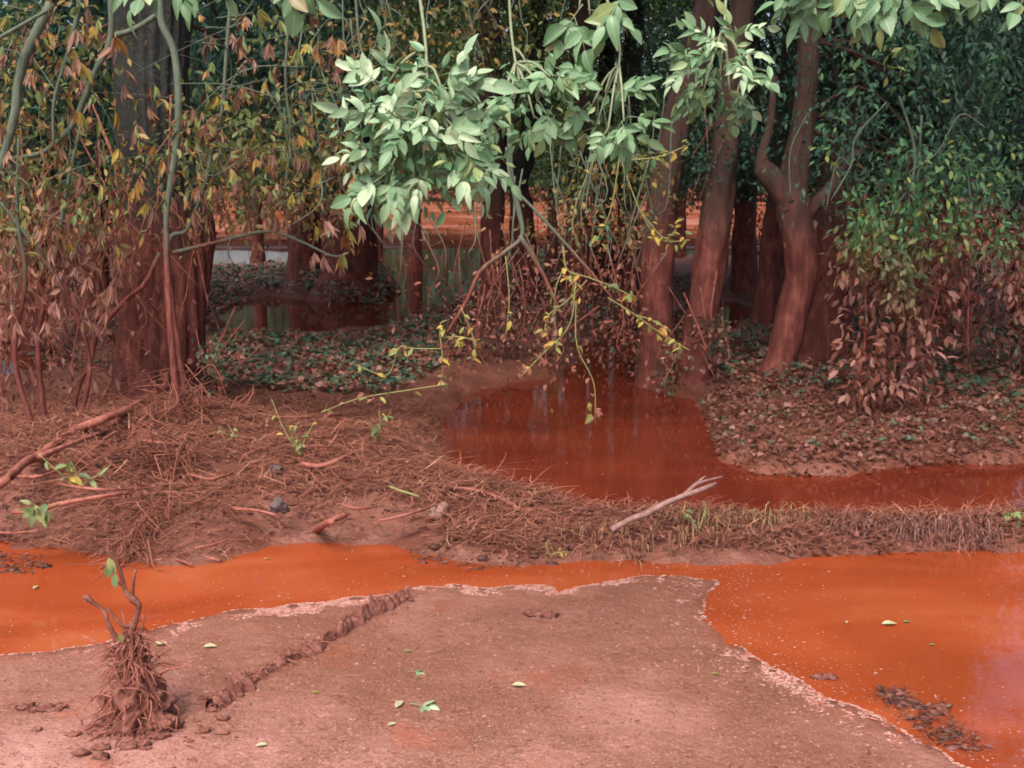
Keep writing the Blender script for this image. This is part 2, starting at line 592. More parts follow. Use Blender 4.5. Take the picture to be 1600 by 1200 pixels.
def mat_water():
    m, nt, out = nodes('red_water')
    g0 = nt.nodes.new('ShaderNodeNewGeometry')
    wv = nt.nodes.new('ShaderNodeMapping'); wv.inputs['Scale'].default_value = (0.8, 1.7, 1)
    nt.links.new(g0.outputs['Position'], wv.inputs['Vector'])
    big = nt.nodes.new('ShaderNodeTexNoise'); big.inputs['Scale'].default_value = 1.3; big.inputs['Detail'].default_value = 6
    big.inputs['Distortion'].default_value = 0.5; nt.links.new(wv.outputs[0], big.inputs['Vector'])
    c = ramp(nt, big.outputs[0], [(0.32, (0.205, 0.038, 0.012)), (0.5, (0.26, 0.050, 0.016)), (0.64, (0.30, 0.068, 0.024)), (0.75, (0.33, 0.098, 0.045))])
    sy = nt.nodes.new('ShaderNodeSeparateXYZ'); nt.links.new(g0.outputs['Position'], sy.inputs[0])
    back = nt.nodes.new('ShaderNodeMapRange'); back.inputs[1].default_value = 4.75; back.inputs[2].default_value = 5.25   # canopy shade painted into the pools behind the ridge: darker, redder water colour
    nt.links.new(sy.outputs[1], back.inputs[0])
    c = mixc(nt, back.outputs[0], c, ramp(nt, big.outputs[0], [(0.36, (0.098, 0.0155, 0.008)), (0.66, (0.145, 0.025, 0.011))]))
    p = N_(nt, 'ShaderNodeBsdfPrincipled', Roughness=0.035, IOR=1.333)
    nt.links.new(c, p.inputs['Base Color'])
    b = nt.nodes.new('ShaderNodeBump'); b.inputs['Strength'].default_value = 0.10; b.inputs['Distance'].default_value = 0.01
    g = nt.nodes.new('ShaderNodeNewGeometry')
    mp = nt.nodes.new('ShaderNodeMapping'); mp.inputs['Scale'].default_value = (1.0, 1.8, 1)
    nt.links.new(g.outputs['Position'], mp.inputs['Vector'])
    nt.links.new(noise(nt, 5, 3, 0.5, mp.outputs[0]), b.inputs['Height'])
    nt.links.new(b.outputs[0], p.inputs['Normal'])
    nt.links.new(p.outputs[0], out.inputs[0])
    return m


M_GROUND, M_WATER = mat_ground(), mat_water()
G_DARK = [(0, (0.035, 0.080, 0.052)), (0.4, (0.055, 0.130, 0.080)), (0.75, (0.075, 0.165, 0.088)), (1, (0.13, 0.22, 0.08))]
G_BLUE = [(0, (0.045, 0.11, 0.078)), (0.5, (0.072, 0.178, 0.120)), (1, (0.12, 0.245, 0.155))]
G_LITE = [(0, (0.07, 0.14, 0.05)), (0.5, (0.14, 0.24, 0.07)), (1, (0.26, 0.34, 0.09))]  # backlight behind the upper foliage put into a lighter, yellower leaf green
G_OLIVE = [(0, (0.07, 0.07, 0.03)), (0.3, (0.12, 0.17, 0.05)), (0.55, (0.20, 0.25, 0.08)), (0.75, (0.30, 0.15, 0.06)), (1, (0.42, 0.28, 0.08))]
G_WILT = [(0, (0.18, 0.075, 0.05)), (0.35, (0.30, 0.15, 0.105)), (0.6, (0.38, 0.21, 0.165)), (0.70, (0.42, 0.18, 0.065)), (0.80, (0.60, 0.42, 0.08)), (0.88, (0.25, 0.36, 0.11)), (1, (0.30, 0.40, 0.17))]
G_YEL = [(0, (0.22, 0.27, 0.09)), (0.35, (0.42, 0.40, 0.10)), (0.65, (0.58, 0.46, 0.09)), (0.85, (0.60, 0.38, 0.07)), (1, (0.45, 0.22, 0.09))]
G_ASH = [(0, (0.095, 0.215, 0.098)), (0.5, (0.150, 0.305, 0.148)), (0.88, (0.225, 0.39, 0.20)), (0.97, (0.28, 0.34, 0.11)), (1, (0.36, 0.23, 0.16))]
G_PALE = [(0, (0.24, 0.41, 0.21)), (0.5, (0.37, 0.55, 0.33)), (1, (0.52, 0.64, 0.40))]
G_GREEN = [(0, (0.05, 0.15, 0.07)), (0.6, (0.10, 0.24, 0.10)), (0.92, (0.16, 0.30, 0.11)), (1, (0.30, 0.34, 0.10))]

ML_DARK = mat_leaf('dark_green_leaf', G_DARK, spread=0.16)
ML_BLUE = mat_leaf('blue_green_leaf', G_BLUE, spread=0.16)
ML_LITE = mat_leaf('light_green_leaf', G_LITE, trans=0.5, spread=0.1, level=1.2)
ML_OLIVE = mat_leaf('olive_leaf', G_OLIVE, level=1.35, spread=0.3)
ML_WILTO = mat_leaf('wilted_single_leaf', G_WILT, level=1.2, spread=0.3, objrand=True, mudstops=[(0, MUD_D), (0.5, (0.30, 0.12, 0.095)), (1, (0.44, 0.23, 0.19))])
ML_WILT = mat_leaf('wilted_leaf', G_WILT, level=1.25, spread=0.3, mudstops=[(0, MUD_D), (0.5, (0.30, 0.12, 0.095)), (1, (0.44, 0.23, 0.19))])
ML_YEL = mat_leaf('yellow_leaf', G_YEL, mud=False, trans=0.4, objrand=True)
ML_ASH = mat_leaf('ash_leaf', G_ASH, mud=False, trans=0.3, rough=0.45, spec=0.5, objrand=True, veins=True)
ML_ASHX = mat_leaf('ash_leaf_massed', G_ASH, mud=False, trans=0.25, rough=0.38, spec=0.5)
ML_PALE = mat_leaf('pale_highlit_ash_leaf', G_PALE, mud=False, trans=0.3, rough=0.42, spec=0.5, objrand=True, veins=True)  # washed-out highlights on the boughs put into a paler leaf colour
ML_GREEN = mat_leaf('fresh_green_leaf', G_GREEN, level=1.05, spread=0.35, trans=0.35)
ML_IVY = mat_leaf('ground_ivy_leaf', G_DARK, mud=False, dust=0.25, trans=0.1, rough=0.45)
ML_IVYMUD = mat_leaf('muddy_ivy_leaf', G_DARK, mud=False, dust=0.7, trans=0.1, rough=0.5, mudstops=[(0, (0.07, 0.024, 0.018)), (0.5, (0.14, 0.048, 0.036)), (1, (0.24, 0.10, 0.08))])
MB_DARK = mat_bark('dark_bark', (0.010, 0.008, 0.009), (0.034, 0.029, 0.031), scale=22, bump=1.0, spread=0.16)
MB_MID = mat_bark('brown_bark', (0.050, 0.022, 0.017), (0.115, 0.054, 0.043), scale=16, spread=0.3)
MB_GREY = mat_bark('grey_green_stem', (0.065, 0.082, 0.056), (0.13, 0.155, 0.11), scale=40, bump=0.3, level=1.3, spread=0.15)
MB_ASH = mat_bark('ash_twig', (0.16, 0.19, 0.11), (0.27, 0.29, 0.17), mud=False, scale=60, bump=0.2)
MB_YEL = mat_bark('yellow_green_twig', (0.16, 0.16, 0.06), (0.28, 0.25, 0.09), mud=False, scale=60, bump=0.2)
M_MUDWOOD = mat_plain('mud_coated_wood', [(0.3, (0.13, 0.04, 0.028)), (0.5, (0.24, 0.078, 0.055)), (0.7, (0.36, 0.15, 0.115))], 22)
M_STRAW = mat_plain('mud_soaked_straw', [(0.12, (0.09, 0.030, 0.02)), (0.4, (0.19, 0.062, 0.040)), (0.74, (0.27, 0.100, 0.066)), (0.9, (0.38, 0.21, 0.125))], 9, 0.75, 0, True)
M_LITTER = mat_plain('muddy_leaf_litter', [(0.1, (0.05, 0.02, 0.015)), (0.45, (0.11, 0.036, 0.025)), (0.75, (0.18, 0.066, 0.048)), (0.95, (0.15, 0.13, 0.06))], 9, 0.6, 0, True)
M_FOAM = mat_plain('pink_scum', [(0.2, (0.26, 0.08, 0.05)), (0.6, (0.36, 0.18, 0.145)), (0.95, (0.46, 0.31, 0.275))], 40, 0.6, 0, True)
M_GRIT = mat_plain('silt_grit', [(0.1, (0.08, 0.030, 0.019)), (0.4, (0.19, 0.080, 0.056)), (0.75, (0.26, 0.120, 0.092)), (0.97, (0.34, 0.19, 0.16))], 40, 0.7, 0, True)
M_CLOD = mat_plain('clotted_mud', [(0.3, (0.09, 0.028, 0.018)), (0.5, (0.17, 0.058, 0.040)), (0.7, (0.28, 0.125, 0.10))], 34, 0.6, 1.0)
M_WOODPALE = mat_plain('pale_driftwood', [(0.3, (0.13, 0.06, 0.05)), (0.55, (0.26, 0.145, 0.125)), (0.75, (0.36, 0.23, 0.21))], 30, 0.7, 0.4)
M_STONE = mat_plain('grey_stone', [(0.3, (0.05, 0.035, 0.035)), (0.6, (0.10, 0.07, 0.07)), (0.8, (0.17, 0.09, 0.075))], 20, 0.7, 0.6)
M_PINKSTONE = mat_plain('pink_mud_stone', [(0.3, (0.15, 0.07, 0.055)), (0.6, (0.24, 0.13, 0.11)), (0.8, (0.32, 0.2, 0.17))], 20, 0.6, 0.6)
M_PALELEAF = mat_plain('pale_dried_leaf', [(0.3, (0.26, 0.25, 0.13)), (0.7, (0.40, 0.36, 0.22))], 30, 0.5, 0.2)

# ------------------------------------------------------------------ setting: ground and water
xl = np.concatenate([-np.geomspace(90, 6.2, 46), np.arange(-6, 6.001, 0.05), np.geomspace(6.2, 90, 46)])
yl = np.concatenate([np.arange(0.6, 6.4, 0.036), np.arange(6.4, 14, 0.08), np.geomspace(14, 500, 80)])
GX, GY = np.meshgrid(xl, yl)
PG = np.stack([GX.ravel(), GY.ravel()], 1)
HG = ground_h(PG)
mb = MB()
idx = np.arange(len(PG)).reshape(GX.shape)
q = np.stack([idx[:-1, :-1], idx[:-1, 1:], idx[1:, 1:], idx[1:, :-1]], -1).reshape(-1, 4)
mb.add(np.column_stack([PG, HG]), q, smooth(-0.04, 0.06, sdist(PG, SILT) + 0.03 * fbm(PG[:, 0] * 5, PG[:, 1] * 5, seed=40)))
o = mb.obj('ground', M_GROUND)
tag(o, 'red mud ground with silt flat and debris banks', kind='structure')

mb = MB()
wx = np.linspace(-70, 70, 29); wy = np.concatenate([[0.6], np.linspace(2, 36, 35)])
A, B = np.meshgrid(wx, wy)
idx = np.arange(A.size).reshape(A.shape)
q = np.stack([idx[:-1, :-1], idx[:-1, 1:], idx[1:, 1:], idx[1:, :-1]], -1).reshape(-1, 4)
mb.add(np.column_stack([A.ravel(), B.ravel(), 0 * A.ravel()]), q)
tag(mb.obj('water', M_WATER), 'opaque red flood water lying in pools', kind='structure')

# ------------------------------------------------------------------ trees
def crown_mesh(seed, mat):
    r = np.random.default_rng(seed)
    mb = MB()
    n = 74
    C = norm(rvec(n, r)) * (r.random((n, 1)) ** 0.4) * np.array([3.0, 3.0, 2.0]) + np.array([0, 0, 6.2])
    C[:, 2] = np.maximum(C[:, 2], 3.9)
    clumps(mb, C, np.full((n, 3), 0.75) * r.uniform(0.7, 1.3, (n, 1)), 80, 0.19, r)
    return mb.mesh('crown', mat, False)


CROWNS = [crown_mesh(100, ML_DARK), crown_mesh(101, ML_BLUE), crown_mesh(102, ML_DARK)]


def px_path(pts, Y, wob=0.0, r=rng):
    P, R = [], []
    for p in pts:
        yy = Y + (p[3] if len(p) > 3 else 0.0)
        w = at(p[0], p[1], yy)
        P.append(w); R.append(rpx(p[2], yy))
    P, R = np.array(P), np.array(R)
    if wob:
        P[1:-1] += r.normal(0, wob, (len(P) - 2, 3))
    return P, R


def interp_path(P, R, m):
    Q = catmull(P, m)
    t = np.linspace(0, len(P) - 1, len(Q))
    return Q, np.interp(t, np.arange(len(P)), R)


TREE_N = 0


CROWN_SHIFT = {'ash tree outside the view on the right, its canopy over the pools': (-3.6, -0.6)}  # unseen ash crown moved off its stem to shade the pools


def tree(label, pts, Y, bark, crown=None, low=(), limbs=(), sides=24, rough=0.30, ridges=5, top=7.5, flare=1.35, group=None, low_mat=None, twig_n=14):
    """pts: (px, py, half width in px) from the foot up; low: foliage boxes (x0,x1,y0,y1,Y0,Y1,clumps,leaves,size)"""
    global TREE_N
    TREE_N += 1
    seed = 500 + TREE_N * 17
    r = np.random.default_rng(seed)
    P, R = px_path(pts, Y)
    foot = P[0].copy(); foot[2] = max(gh(foot[0], foot[1]), -0.05)
    P[0] = foot
    P = np.vstack([foot - [0, 0, 0.25], P]); R = np.concatenate([[R[0] * flare], R]); R[1] *= 1.08
    d = norm(P[-1] - P[-2]) * 0.5 + np.array([0, 0, 0.8])
    z = P[-1][2]
    while z < top:
        P = np.vstack([P, P[-1] + d * 0.9 + r.normal(0, 0.06, 3)]); R = np.append(R, R[-1] * 0.84); z = P[-1][2]
    t = thing('tree', foot, label, 'tree', group)
    mb = MB()
    Q, RR = interp_path(P, R, 7)
    tube(mb, Q, RR, sides, rough, seed, ridges=ridges)
    mb.obj('trunk', bark, t)
    for lp in limbs:
        mbl = MB()
        LP, LR = px_path(lp, Y)
        Q2, R2 = interp_path(LP, LR, 6)
        tube(mbl, Q2, R2, 9, 0.2, seed + 3)
        mbl.obj('limb', bark, t)
    if crown is not None:
        c = bpy.data.objects.new('crown', CROWNS[crown])
        COL.objects.link(c); c.parent = t
        c.location = (float(P[-1][0] - foot[0]) * 0.5, float(P[-1][1] - foot[1]) * 0.5 + (0.1 if Y < 11 else 0.3), 0.9)
        sh = CROWN_SHIFT.get(label, (0, 0)); c.location.x += sh[0]; c.location.y += sh[1]
        c.rotation_euler = (0, 0, float(r.uniform(0, 6.28)))
        s = float(r.uniform(0.9, 1.12)); c.scale = (s, s, s)
    if low:
        mbf, mbt = MB(), MB()
        ends = []
        for (x0, x1, y0, y1, Y0, Y1, nc, nl, size) in low:
            C = np.array([at(r.uniform(x0, x1), r.uniform(y0, y1), yy) for yy in r.uniform(Y0, Y1, nc)])
            rad = 0.20 + 0.018 * (Y0 + Y1) / 2
            clumps(mbf, C, np.full((nc, 3), rad) * np.array([1.2, 1.1, 0.75]) * r.uniform(0.6, 1.3, (nc, 1)), nl, size, r,
                   tone=r.uniform(0.05, 0.95, nc), proto=LEAF6 if Y0 < 9 else DIAM)
            ends.append(C)
        ends = np.vstack(ends)
        mbf.obj('foliage', low_mat or ML_DARK, t, False)
        pick = ends[r.permutation(len(ends))[:twig_n]]
        for e in pick:
            k = int(np.clip(np.argmin(np.abs(Q[:, 2] - (e[2] + 0.5))), 0, len(Q) - 2))
            s0 = Q[k]
            mid = (s0 + e) / 2 + np.array([0, 0, 0.18]) + r.normal(0, 0.12, 3)
            tw = catmull(np.array([s0, mid, e, e + norm(e - mid) * 0.35 + np.array([0, 0, -0.15])]), 5)
            tube(mbt, tw, np.linspace(0.018, 0.004, len(tw)), 5)
        tag(mbt.obj('twigs', MB_MID, t), kind='stuff')
    return t


# nearest trunks
tree('massive dark-barked tree trunk with red mud base, wrapped by thin vines',
     [(255, 650, 84), (252, 600, 70), (257, 500, 65), (262, 400, 62), (252, 300, 58), (244, 200, 53), (240, 100, 51), (238, -40, 50)], 7.6, MB_DARK, 0,
     low=[(300, 520, -20, 170, 8.5, 11, 60, 110, 0.075), (-60, 180, -20, 200, 9, 11, 60, 100, 0.08)], sides=84, rough=0.34, ridges=12, low_mat=ML_BLUE)
tree('straight muddy red trunk at the far edge of the middle pool',
     [(1026, 606, 29), (1026, 520, 25), (1028, 400, 24), (1036, 300, 23), (1060, 180, 22), (1090, 80, 22), (1115, -30, 21)], 8.9, MB_MID, 1,
     low=[(1000, 1230, -30, 60, 9.5, 12, 22, 90, 0.07)], low_mat=ML_DARK)
tree('leaning smooth red trunk between the pool-edge trunk and the thin pair',
     [(1085, 604, 26), (1090, 540, 25), (1104, 450, 25), (1118, 350, 24), (1130, 250, 21), (1142, 150, 19), (1162, -20, 17)], 8.7, MB_MID, 2,
     low=[(1150, 1330, 40, 240, 9.2, 11, 45, 90, 0.06)], low_mat=ML_BLUE)
tree('curved trunk with a broken knobbly stub, at the right bank',
     [(1213, 612, 27), (1221, 560, 23), (1239, 490, 24), (1252, 430, 24), (1249, 370, 26), (1237, 312, 25), (1243, 262, 20), (1256, 190, 17), (1262, 90, 17), (1266, -30, 16)], 8.5, MB_MID, 0,
     limbs=[[(1240, 318, 24), (1222, 296, 21), (1204, 276, 19), (1190, 262, 16), (1184, 256, 7)],
            [(1246, 345, 16), (1275, 318, 12), (1300, 290, 9), (1325, 250, 7), (1350, 235, 5)],
            [(1190, 262, 12, 0.02), (1192, 235, 8, 0.05), (1204, 190, 6, 0.1), (1210, 120, 5, 0.1)]],
     low=[(1290, 1520, 30, 300, 8.8, 10.5, 70, 95, 0.06)], low_mat=ML_DARK, twig_n=22)
tree('broad greyish-red trunk just behind the curved trunk',
     [(1270, 566, 48), (1284, 480, 41), (1297, 400, 36), (1308, 320, 32), (1322, 220, 28), (1336, 100, 25), (1346, -20, 24)], 9.6, MB_MID, 1,
     low=[(1330, 1550, -30, 160, 9, 12, 65, 95, 0.065)], low_mat=ML_BLUE, twig_n=18)
tree('thin upright red trunk left of the curved trunk',
     [(1192, 514, 19), (1202, 420, 17), (1212, 330, 16), (1224, 200, 14), (1240, 0, 13)], 11.4, MB_MID, None, sides=12)
tree('slim shaded trunk squeezed behind the curved trunk',
     [(1220, 490, 13), (1226, 400, 12), (1231, 300, 11), (1236, 150, 10), (1240, -10, 9)], 12.2, MB_MID, 0, sides=10)
# middle distance
tree('wide black trunk rising from a dark ivy mound by the back pond',
     [(546, 462, 52), (546, 430, 41), (546, 350, 37), (541, 250, 35), (536, 100, 33), (530, -40, 31)], 16.0, MB_DARK, 2,
     low=[(430, 620, -30, 150, 13, 17, 60, 90, 0.09), (330, 520, 120, 320, 12, 15, 50, 80, 0.07)], sides=22, low_mat=ML_DARK)
tree('short reddish trunk left of the wide black trunk',
     [(478, 445, 31), (478, 400, 28), (476, 330, 26), (472, 220, 24), (468, 50, 22)], 17.5, MB_MID, 0, low=[(380, 560, 60, 260, 16, 19, 40, 80, 0.09)], sides=14)
tree('very thin dark trunk standing against the bright back pond',
     [(404, 428, 12), (402, 380, 10), (398, 300, 10), (394, 150, 9), (390, -10, 8)], 21, MB_DARK, None, sides=9)
tree('dull red trunk under the brightest leaf cluster',
     [(772, 492, 24), (771, 400, 19), (769, 300, 17), (766, 150, 15), (764, -20, 14)], 13.2, MB_MID, 1,
     low=[(640, 880, -30, 110, 13, 16, 45, 85, 0.075), (600, 800, 20, 120, 11.5, 13, 18, 70, 0.065)], sides=14, low_mat=ML_LITE)
tree('forked black trunk behind the crossing thin branches',
     [(826, 455, 23), (820, 390, 19), (814, 330, 17), (812, 285, 16), (828, 215, 13), (838, 100, 12), (842, -20, 11)], 15, MB_DARK, 2,
     limbs=[[(812, 300, 13), (798, 265, 11), (786, 220, 9), (778, 120, 8), (772, 0, 7)]], low=[(740, 900, 60, 270, 15, 19, 34, 80, 0.085)], sides=12, low_mat=ML_OLIVE)
tree('brown trunk half hidden behind the yellowing twigs',
     [(903, 440, 24), (901, 380, 19), (903, 300, 17), (907, 150, 16), (910, -20, 15)], 14.4, MB_MID, 0,
     low=[(860, 1040, 0, 260, 17, 22, 55, 80, 0.09), (880, 1030, 120, 320, 12, 14, 26, 70, 0.065)], sides=12, low_mat=ML_LITE)
tree('slender dark trunk close behind the half-hidden brown one',
     [(944, 430, 17), (941, 350, 14), (944, 220, 13), (948, 80, 12), (950, -20, 11)], 17, MB_DARK, None, sides=10)
tree('black trunk whose bare upper stem shows between green sprays',
     [(978, 440, 18), (982, 300, 15), (986, 150, 15), (990, 60, 14), (992, -20, 14)], 15.5, MB_DARK, 1, low=[(930, 1080, -20, 130, 16, 20, 30, 80, 0.085), (1030, 1130, 180, 300, 11, 13, 20, 70, 0.06)], sides=12)
tree('black trunk in the gap between leaning and thin red trunks',
     [(1164, 425, 20), (1164, 350, 18), (1166, 220, 17), (1170, 60, 16), (1172, -20, 15)], 16, MB_DARK, 2, low=[(1080, 1260, 160, 300, 13, 17, 26, 80, 0.08)], sides=12)
tree('thin black trunk left of the leaning red trunk',
     [(1106, 420, 12), (1107, 330, 10), (1110, 220, 10), (1114, 60, 9), (1116, -20, 9)], 18, MB_DARK, None, low=[(1020, 1160, 60, 290, 19, 23, 34, 80, 0.09)], sides=9, low_mat=ML_DARK)
# flanks
tree('shadowy trunk behind the wilted shrub at the left edge',
     [(52, 565, 28), (50, 480, 23), (54, 350, 21), (66, 200, 19), (84, 40, 18), (90, -30, 17)], 10.8, MB_DARK, 1,
     low=[(-100, 160, 120, 330, 10, 13, 60, 90, 0.075)], sides=14, low_mat=ML_BLUE)
tree('dark trunk between the left-edge shadowy trunk and the massive one',
     [(150, 500, 22), (150, 420, 19), (148, 300, 18), (146, 150, 17), (144, -30, 16)], 13.6, MB_DARK, 0, low=[(60, 260, 0, 300, 13, 17, 60, 90, 0.085)], sides=12, low_mat=ML_DARK)
tree('shaded trunk within the thicket on the right',
     [(1486, 560, 34), (1484, 470, 28), (1480, 350, 26), (1470, 200, 24), (1462, 60, 22), (1458, -30, 21)], 10.4, MB_MID, 2,
     limbs=[[(1478, 300, 14), (1440, 200, 13), (1400, 152, 12), (1372, 148, 8)]],
     low=[(1380, 1555, 100, 330, 9.8, 12.5, 70, 95, 0.065)], sides=14, low_mat=ML_DARK, twig_n=20)
tree('dim trunk at the right edge of the thicket',
     [(1612, 540, 34), (1608, 450, 28), (1600, 330, 26), (1590, 150, 23), (1584, -30, 22)], 11.6, MB_DARK, 0,
     low=[(1480, 1558, -30, 320, 11, 14, 40, 90, 0.07), (1680, 1800, -30, 320, 11, 14, 30, 90, 0.07)], sides=14, low_mat=ML_BLUE)
tree('background trunk deep in the wood behind the thicket',
     [(1392, 440, 20), (1390, 350, 17), (1386, 200, 16), (1382, -20, 15)], 16.5, MB_DARK, 1, low=[(1270, 1480, -20, 310, 14, 19, 75, 85, 0.09)], sides=10, low_mat=ML_DARK)
tree('background trunk deep in the wood behind the bright leaf cluster',
     [(648, 418, 12), (648, 350, 10), (646, 200, 10), (644, -20, 9)], 24, MB_DARK, 2, low=[(540, 780, -30, 270, 20, 26, 75, 85, 0.12)], sides=9, low_mat=ML_LITE)

for lab, x, Y, cr, lm, xa, xb in (
        ('far thin trunk at the left edge beyond the back pond', 20, 25, 0, ML_DARK, -200, 220),
        ('far thin trunk beyond the massive tree', 300, 27, 1, ML_LITE, 180, 440),
        ('far thin trunk beyond the wide black trunk', 590, 28, 2, ML_DARK, 400, 640),
        ('far thin trunk seen past the forked black trunk', 862, 26, 0, ML_LITE, 620, 900),
        ('far thin trunk seen past the pool-edge trunk', 1062, 27, 1, ML_LITE, 880, 1130),
        ('far thin trunk beyond the broad greyish-red trunk', 1336, 26, 2, ML_DARK, 1100, 1400),
        ('far thin trunk beyond the right thicket', 1440, 25, 0, ML_DARK, 1330, 1560)):
    tree(lab, [(x, 405, 9), (x + 2, 330, 8), (x + 5, 200, 8), (x + 8, -20, 7)], Y, MB_DARK, cr, low=[(xa, xb, -60, 285, Y - 3, Y + 3, 150, 80, 0.14)], sides=8, low_mat=lm)
# unseen trees added outside the picture so their crowns close the canopy and darken it
for lab, x, Y, cr in (('tree outside the view on the left, nearest', -330, 7.5, 1), ('tree outside the view on the right, nearest', 1950, 7.8, 2),
                      ('ash tree outside the view on the right, its canopy over the pools', 2350, 6.0, 0), ('tree outside the view on the left, farther', -420, 12, 0), ('tree outside the view on the right, farther', 2000, 12.5, 1)):
    tree(lab, [(x, 700 - Y * 12, 40), (x, 400, 32), (x + 10, 100, 28), (x + 15, -40, 26)], Y, MB_DARK, cr, low=[(x - 150, x + 150, 0, 420, Y - 1, Y + 1.5, 60, 80, 0.09)])

# ------------------------------------------------------------------ far wood beyond the open red flats
mb = MB()
r = np.random.default_rng(61)
n = 3200
C = np.column_stack([r.uniform(-75, 75, n), r.uniform(72, 92, n), 0.8 + r.random(n) ** 0.9 * 9.5])
rt_ = C[:, 0] / C[:, 1]
gap = (np.abs(rt_ + 0.25) < 0.06) & (C[:, 2] > 1.0) & (C[:, 2] < 6.0) | (np.abs(rt_ + 0.095) < 0.035) & (C[:, 2] > 1.2) & (C[:, 2] < 3.4)
C = C[~gap]
n = len(C)
clumps(mb, C, np.full((n, 3), 1.9), 40, 0.6, r, tone=r.random(n))
tag(mb.obj('far_wood', ML_DARK, None, False), 'dim green wood on the far side of the red flats', 'wood', kind='stuff')


# ------------------------------------------------------------------ single leaves
def leaflet_mesh(name, mat, width=0.36, seg=5, droop=0.22, fold=0.07):
    mb = MB()
    ys = np.linspace(0, 1, seg + 1)
    w = width * np.sin(np.pi * np.clip(ys, 0.02, 0.985) ** 0.82) ** 0.85
    V = []
    for y_, w_ in zip(ys, w):
        z = -droop * y_ * y_
        V += [(-w_ * 0.5, y_, z + fold * w_ * 2), (0, y_ * 0.995, z), (w_ * 0.5, y_, z + fold * w_ * 2)]
    q = []
    for i in range(seg):
        a = i * 3
        q += [(a, a + 1, a + 4, a + 3), (a + 1, a + 2, a + 5, a + 4)]
    mb.add(V, np.array(q), 0.5)
    return mb.mesh(name, mat, True)


def frame(D, N):
    from mathutils import Matrix
    D = Vector(D).normalized(); S = D.cross(Vector(N)).normalized(); N = S.cross(D)
    return Matrix((S, D, N)).transposed()


def world_loc(o):
    v = Vector((0, 0, 0))
    while o is not None:
        v += o.location; o = o.parent
    return v


def place(name, me, parent, loc, D, N, scale):
    """child of a thing that carries location only"""
    o = bpy.data.objects.new(name, me)
    COL.objects.link(o)
    if parent is not None:
        o.parent = parent
        o.location = Vector([float(c) for c in loc]) - world_loc(parent)
    else:
        o.location = [float(c) for c in loc]
    o.rotation_euler = frame(D, N).to_euler()
    o.scale = (scale,) * 3 if np.ndim(scale) == 0 else scale
    return o


ASH_LEAFLETS = [leaflet_mesh('leaflet', ML_ASH, 0.56, 5, 0.24), leaflet_mesh('leaflet', ML_ASH, 0.48, 5, 0.42), leaflet_mesh('leaflet', ML_ASH, 0.62, 5, 0.08, 0.14)]


PALE_LEAFLETS = [leaflet_mesh('leaflet', ML_PALE, 0.55, 5, 0.2), leaflet_mesh('leaflet', ML_PALE, 0.45, 5, 0.40, 0.12)]


def rachis_mesh(k):
    """a compound leaf's stalk, 1 unit long, drooping; returns mesh and leaflet seats"""
    mb = MB()
    t = np.linspace(0, 1, 9)
    dr = (0.20, 0.34, 0.12)[k]
    P = np.column_stack([0.04 * np.sin(t * 3 + k), t, -dr * t * t])
    tube(mb, P, np.linspace(0.013, 0.006, 9), 5)
    seats = []
    for j, tt in enumerate((0.40, 0.62, 0.82)):
        i = int(tt * 8)
        for sgn in (-1, 1):
            seats.append((P[i], np.array([sgn * (1.0 - 0.18 * j), 0.65 + 0.2 * j, -0.25]), 0.44 + 0.05 * (j == 1)))
    seats.append((P[-1], np.array([0.02, 1, -0.45]), 0.50))
    return mb.mesh('leaf', MB_ASH), seats


RACHIS = [rachis_mesh(k) for k in range(3)]


def compound_leaf(parent, loc, D, N, size, r, name='leaf', drop=0.0, pale=False):
    k = int(r.integers(3))
    me, seats = RACHIS[k]
    L = place(name, me, parent, loc, D, N, size)
    for (p, d, s) in seats:
        if r.random() < drop:
            continue
        lf = bpy.data.objects.new('leaflet', PALE_LEAFLETS[int(r.integers(2))] if pale else ASH_LEAFLETS[int(r.integers(3))])
        COL.objects.link(lf); lf.parent = L
        lf.location = p
        d = d + r.normal(0, 0.22, 3)
        nn = np.array([0, 0, 1.0]) + r.normal(0, 0.3, 3)
        lf.rotation_euler = frame(d, nn).to_euler()
        q_ = float(s * r.uniform(0.7, 1.2)); lf.scale = (q_ * float(r.uniform(0.75, 1.15)), q_, q_ * float(r.uniform(0.3, 2.0)))
    return L


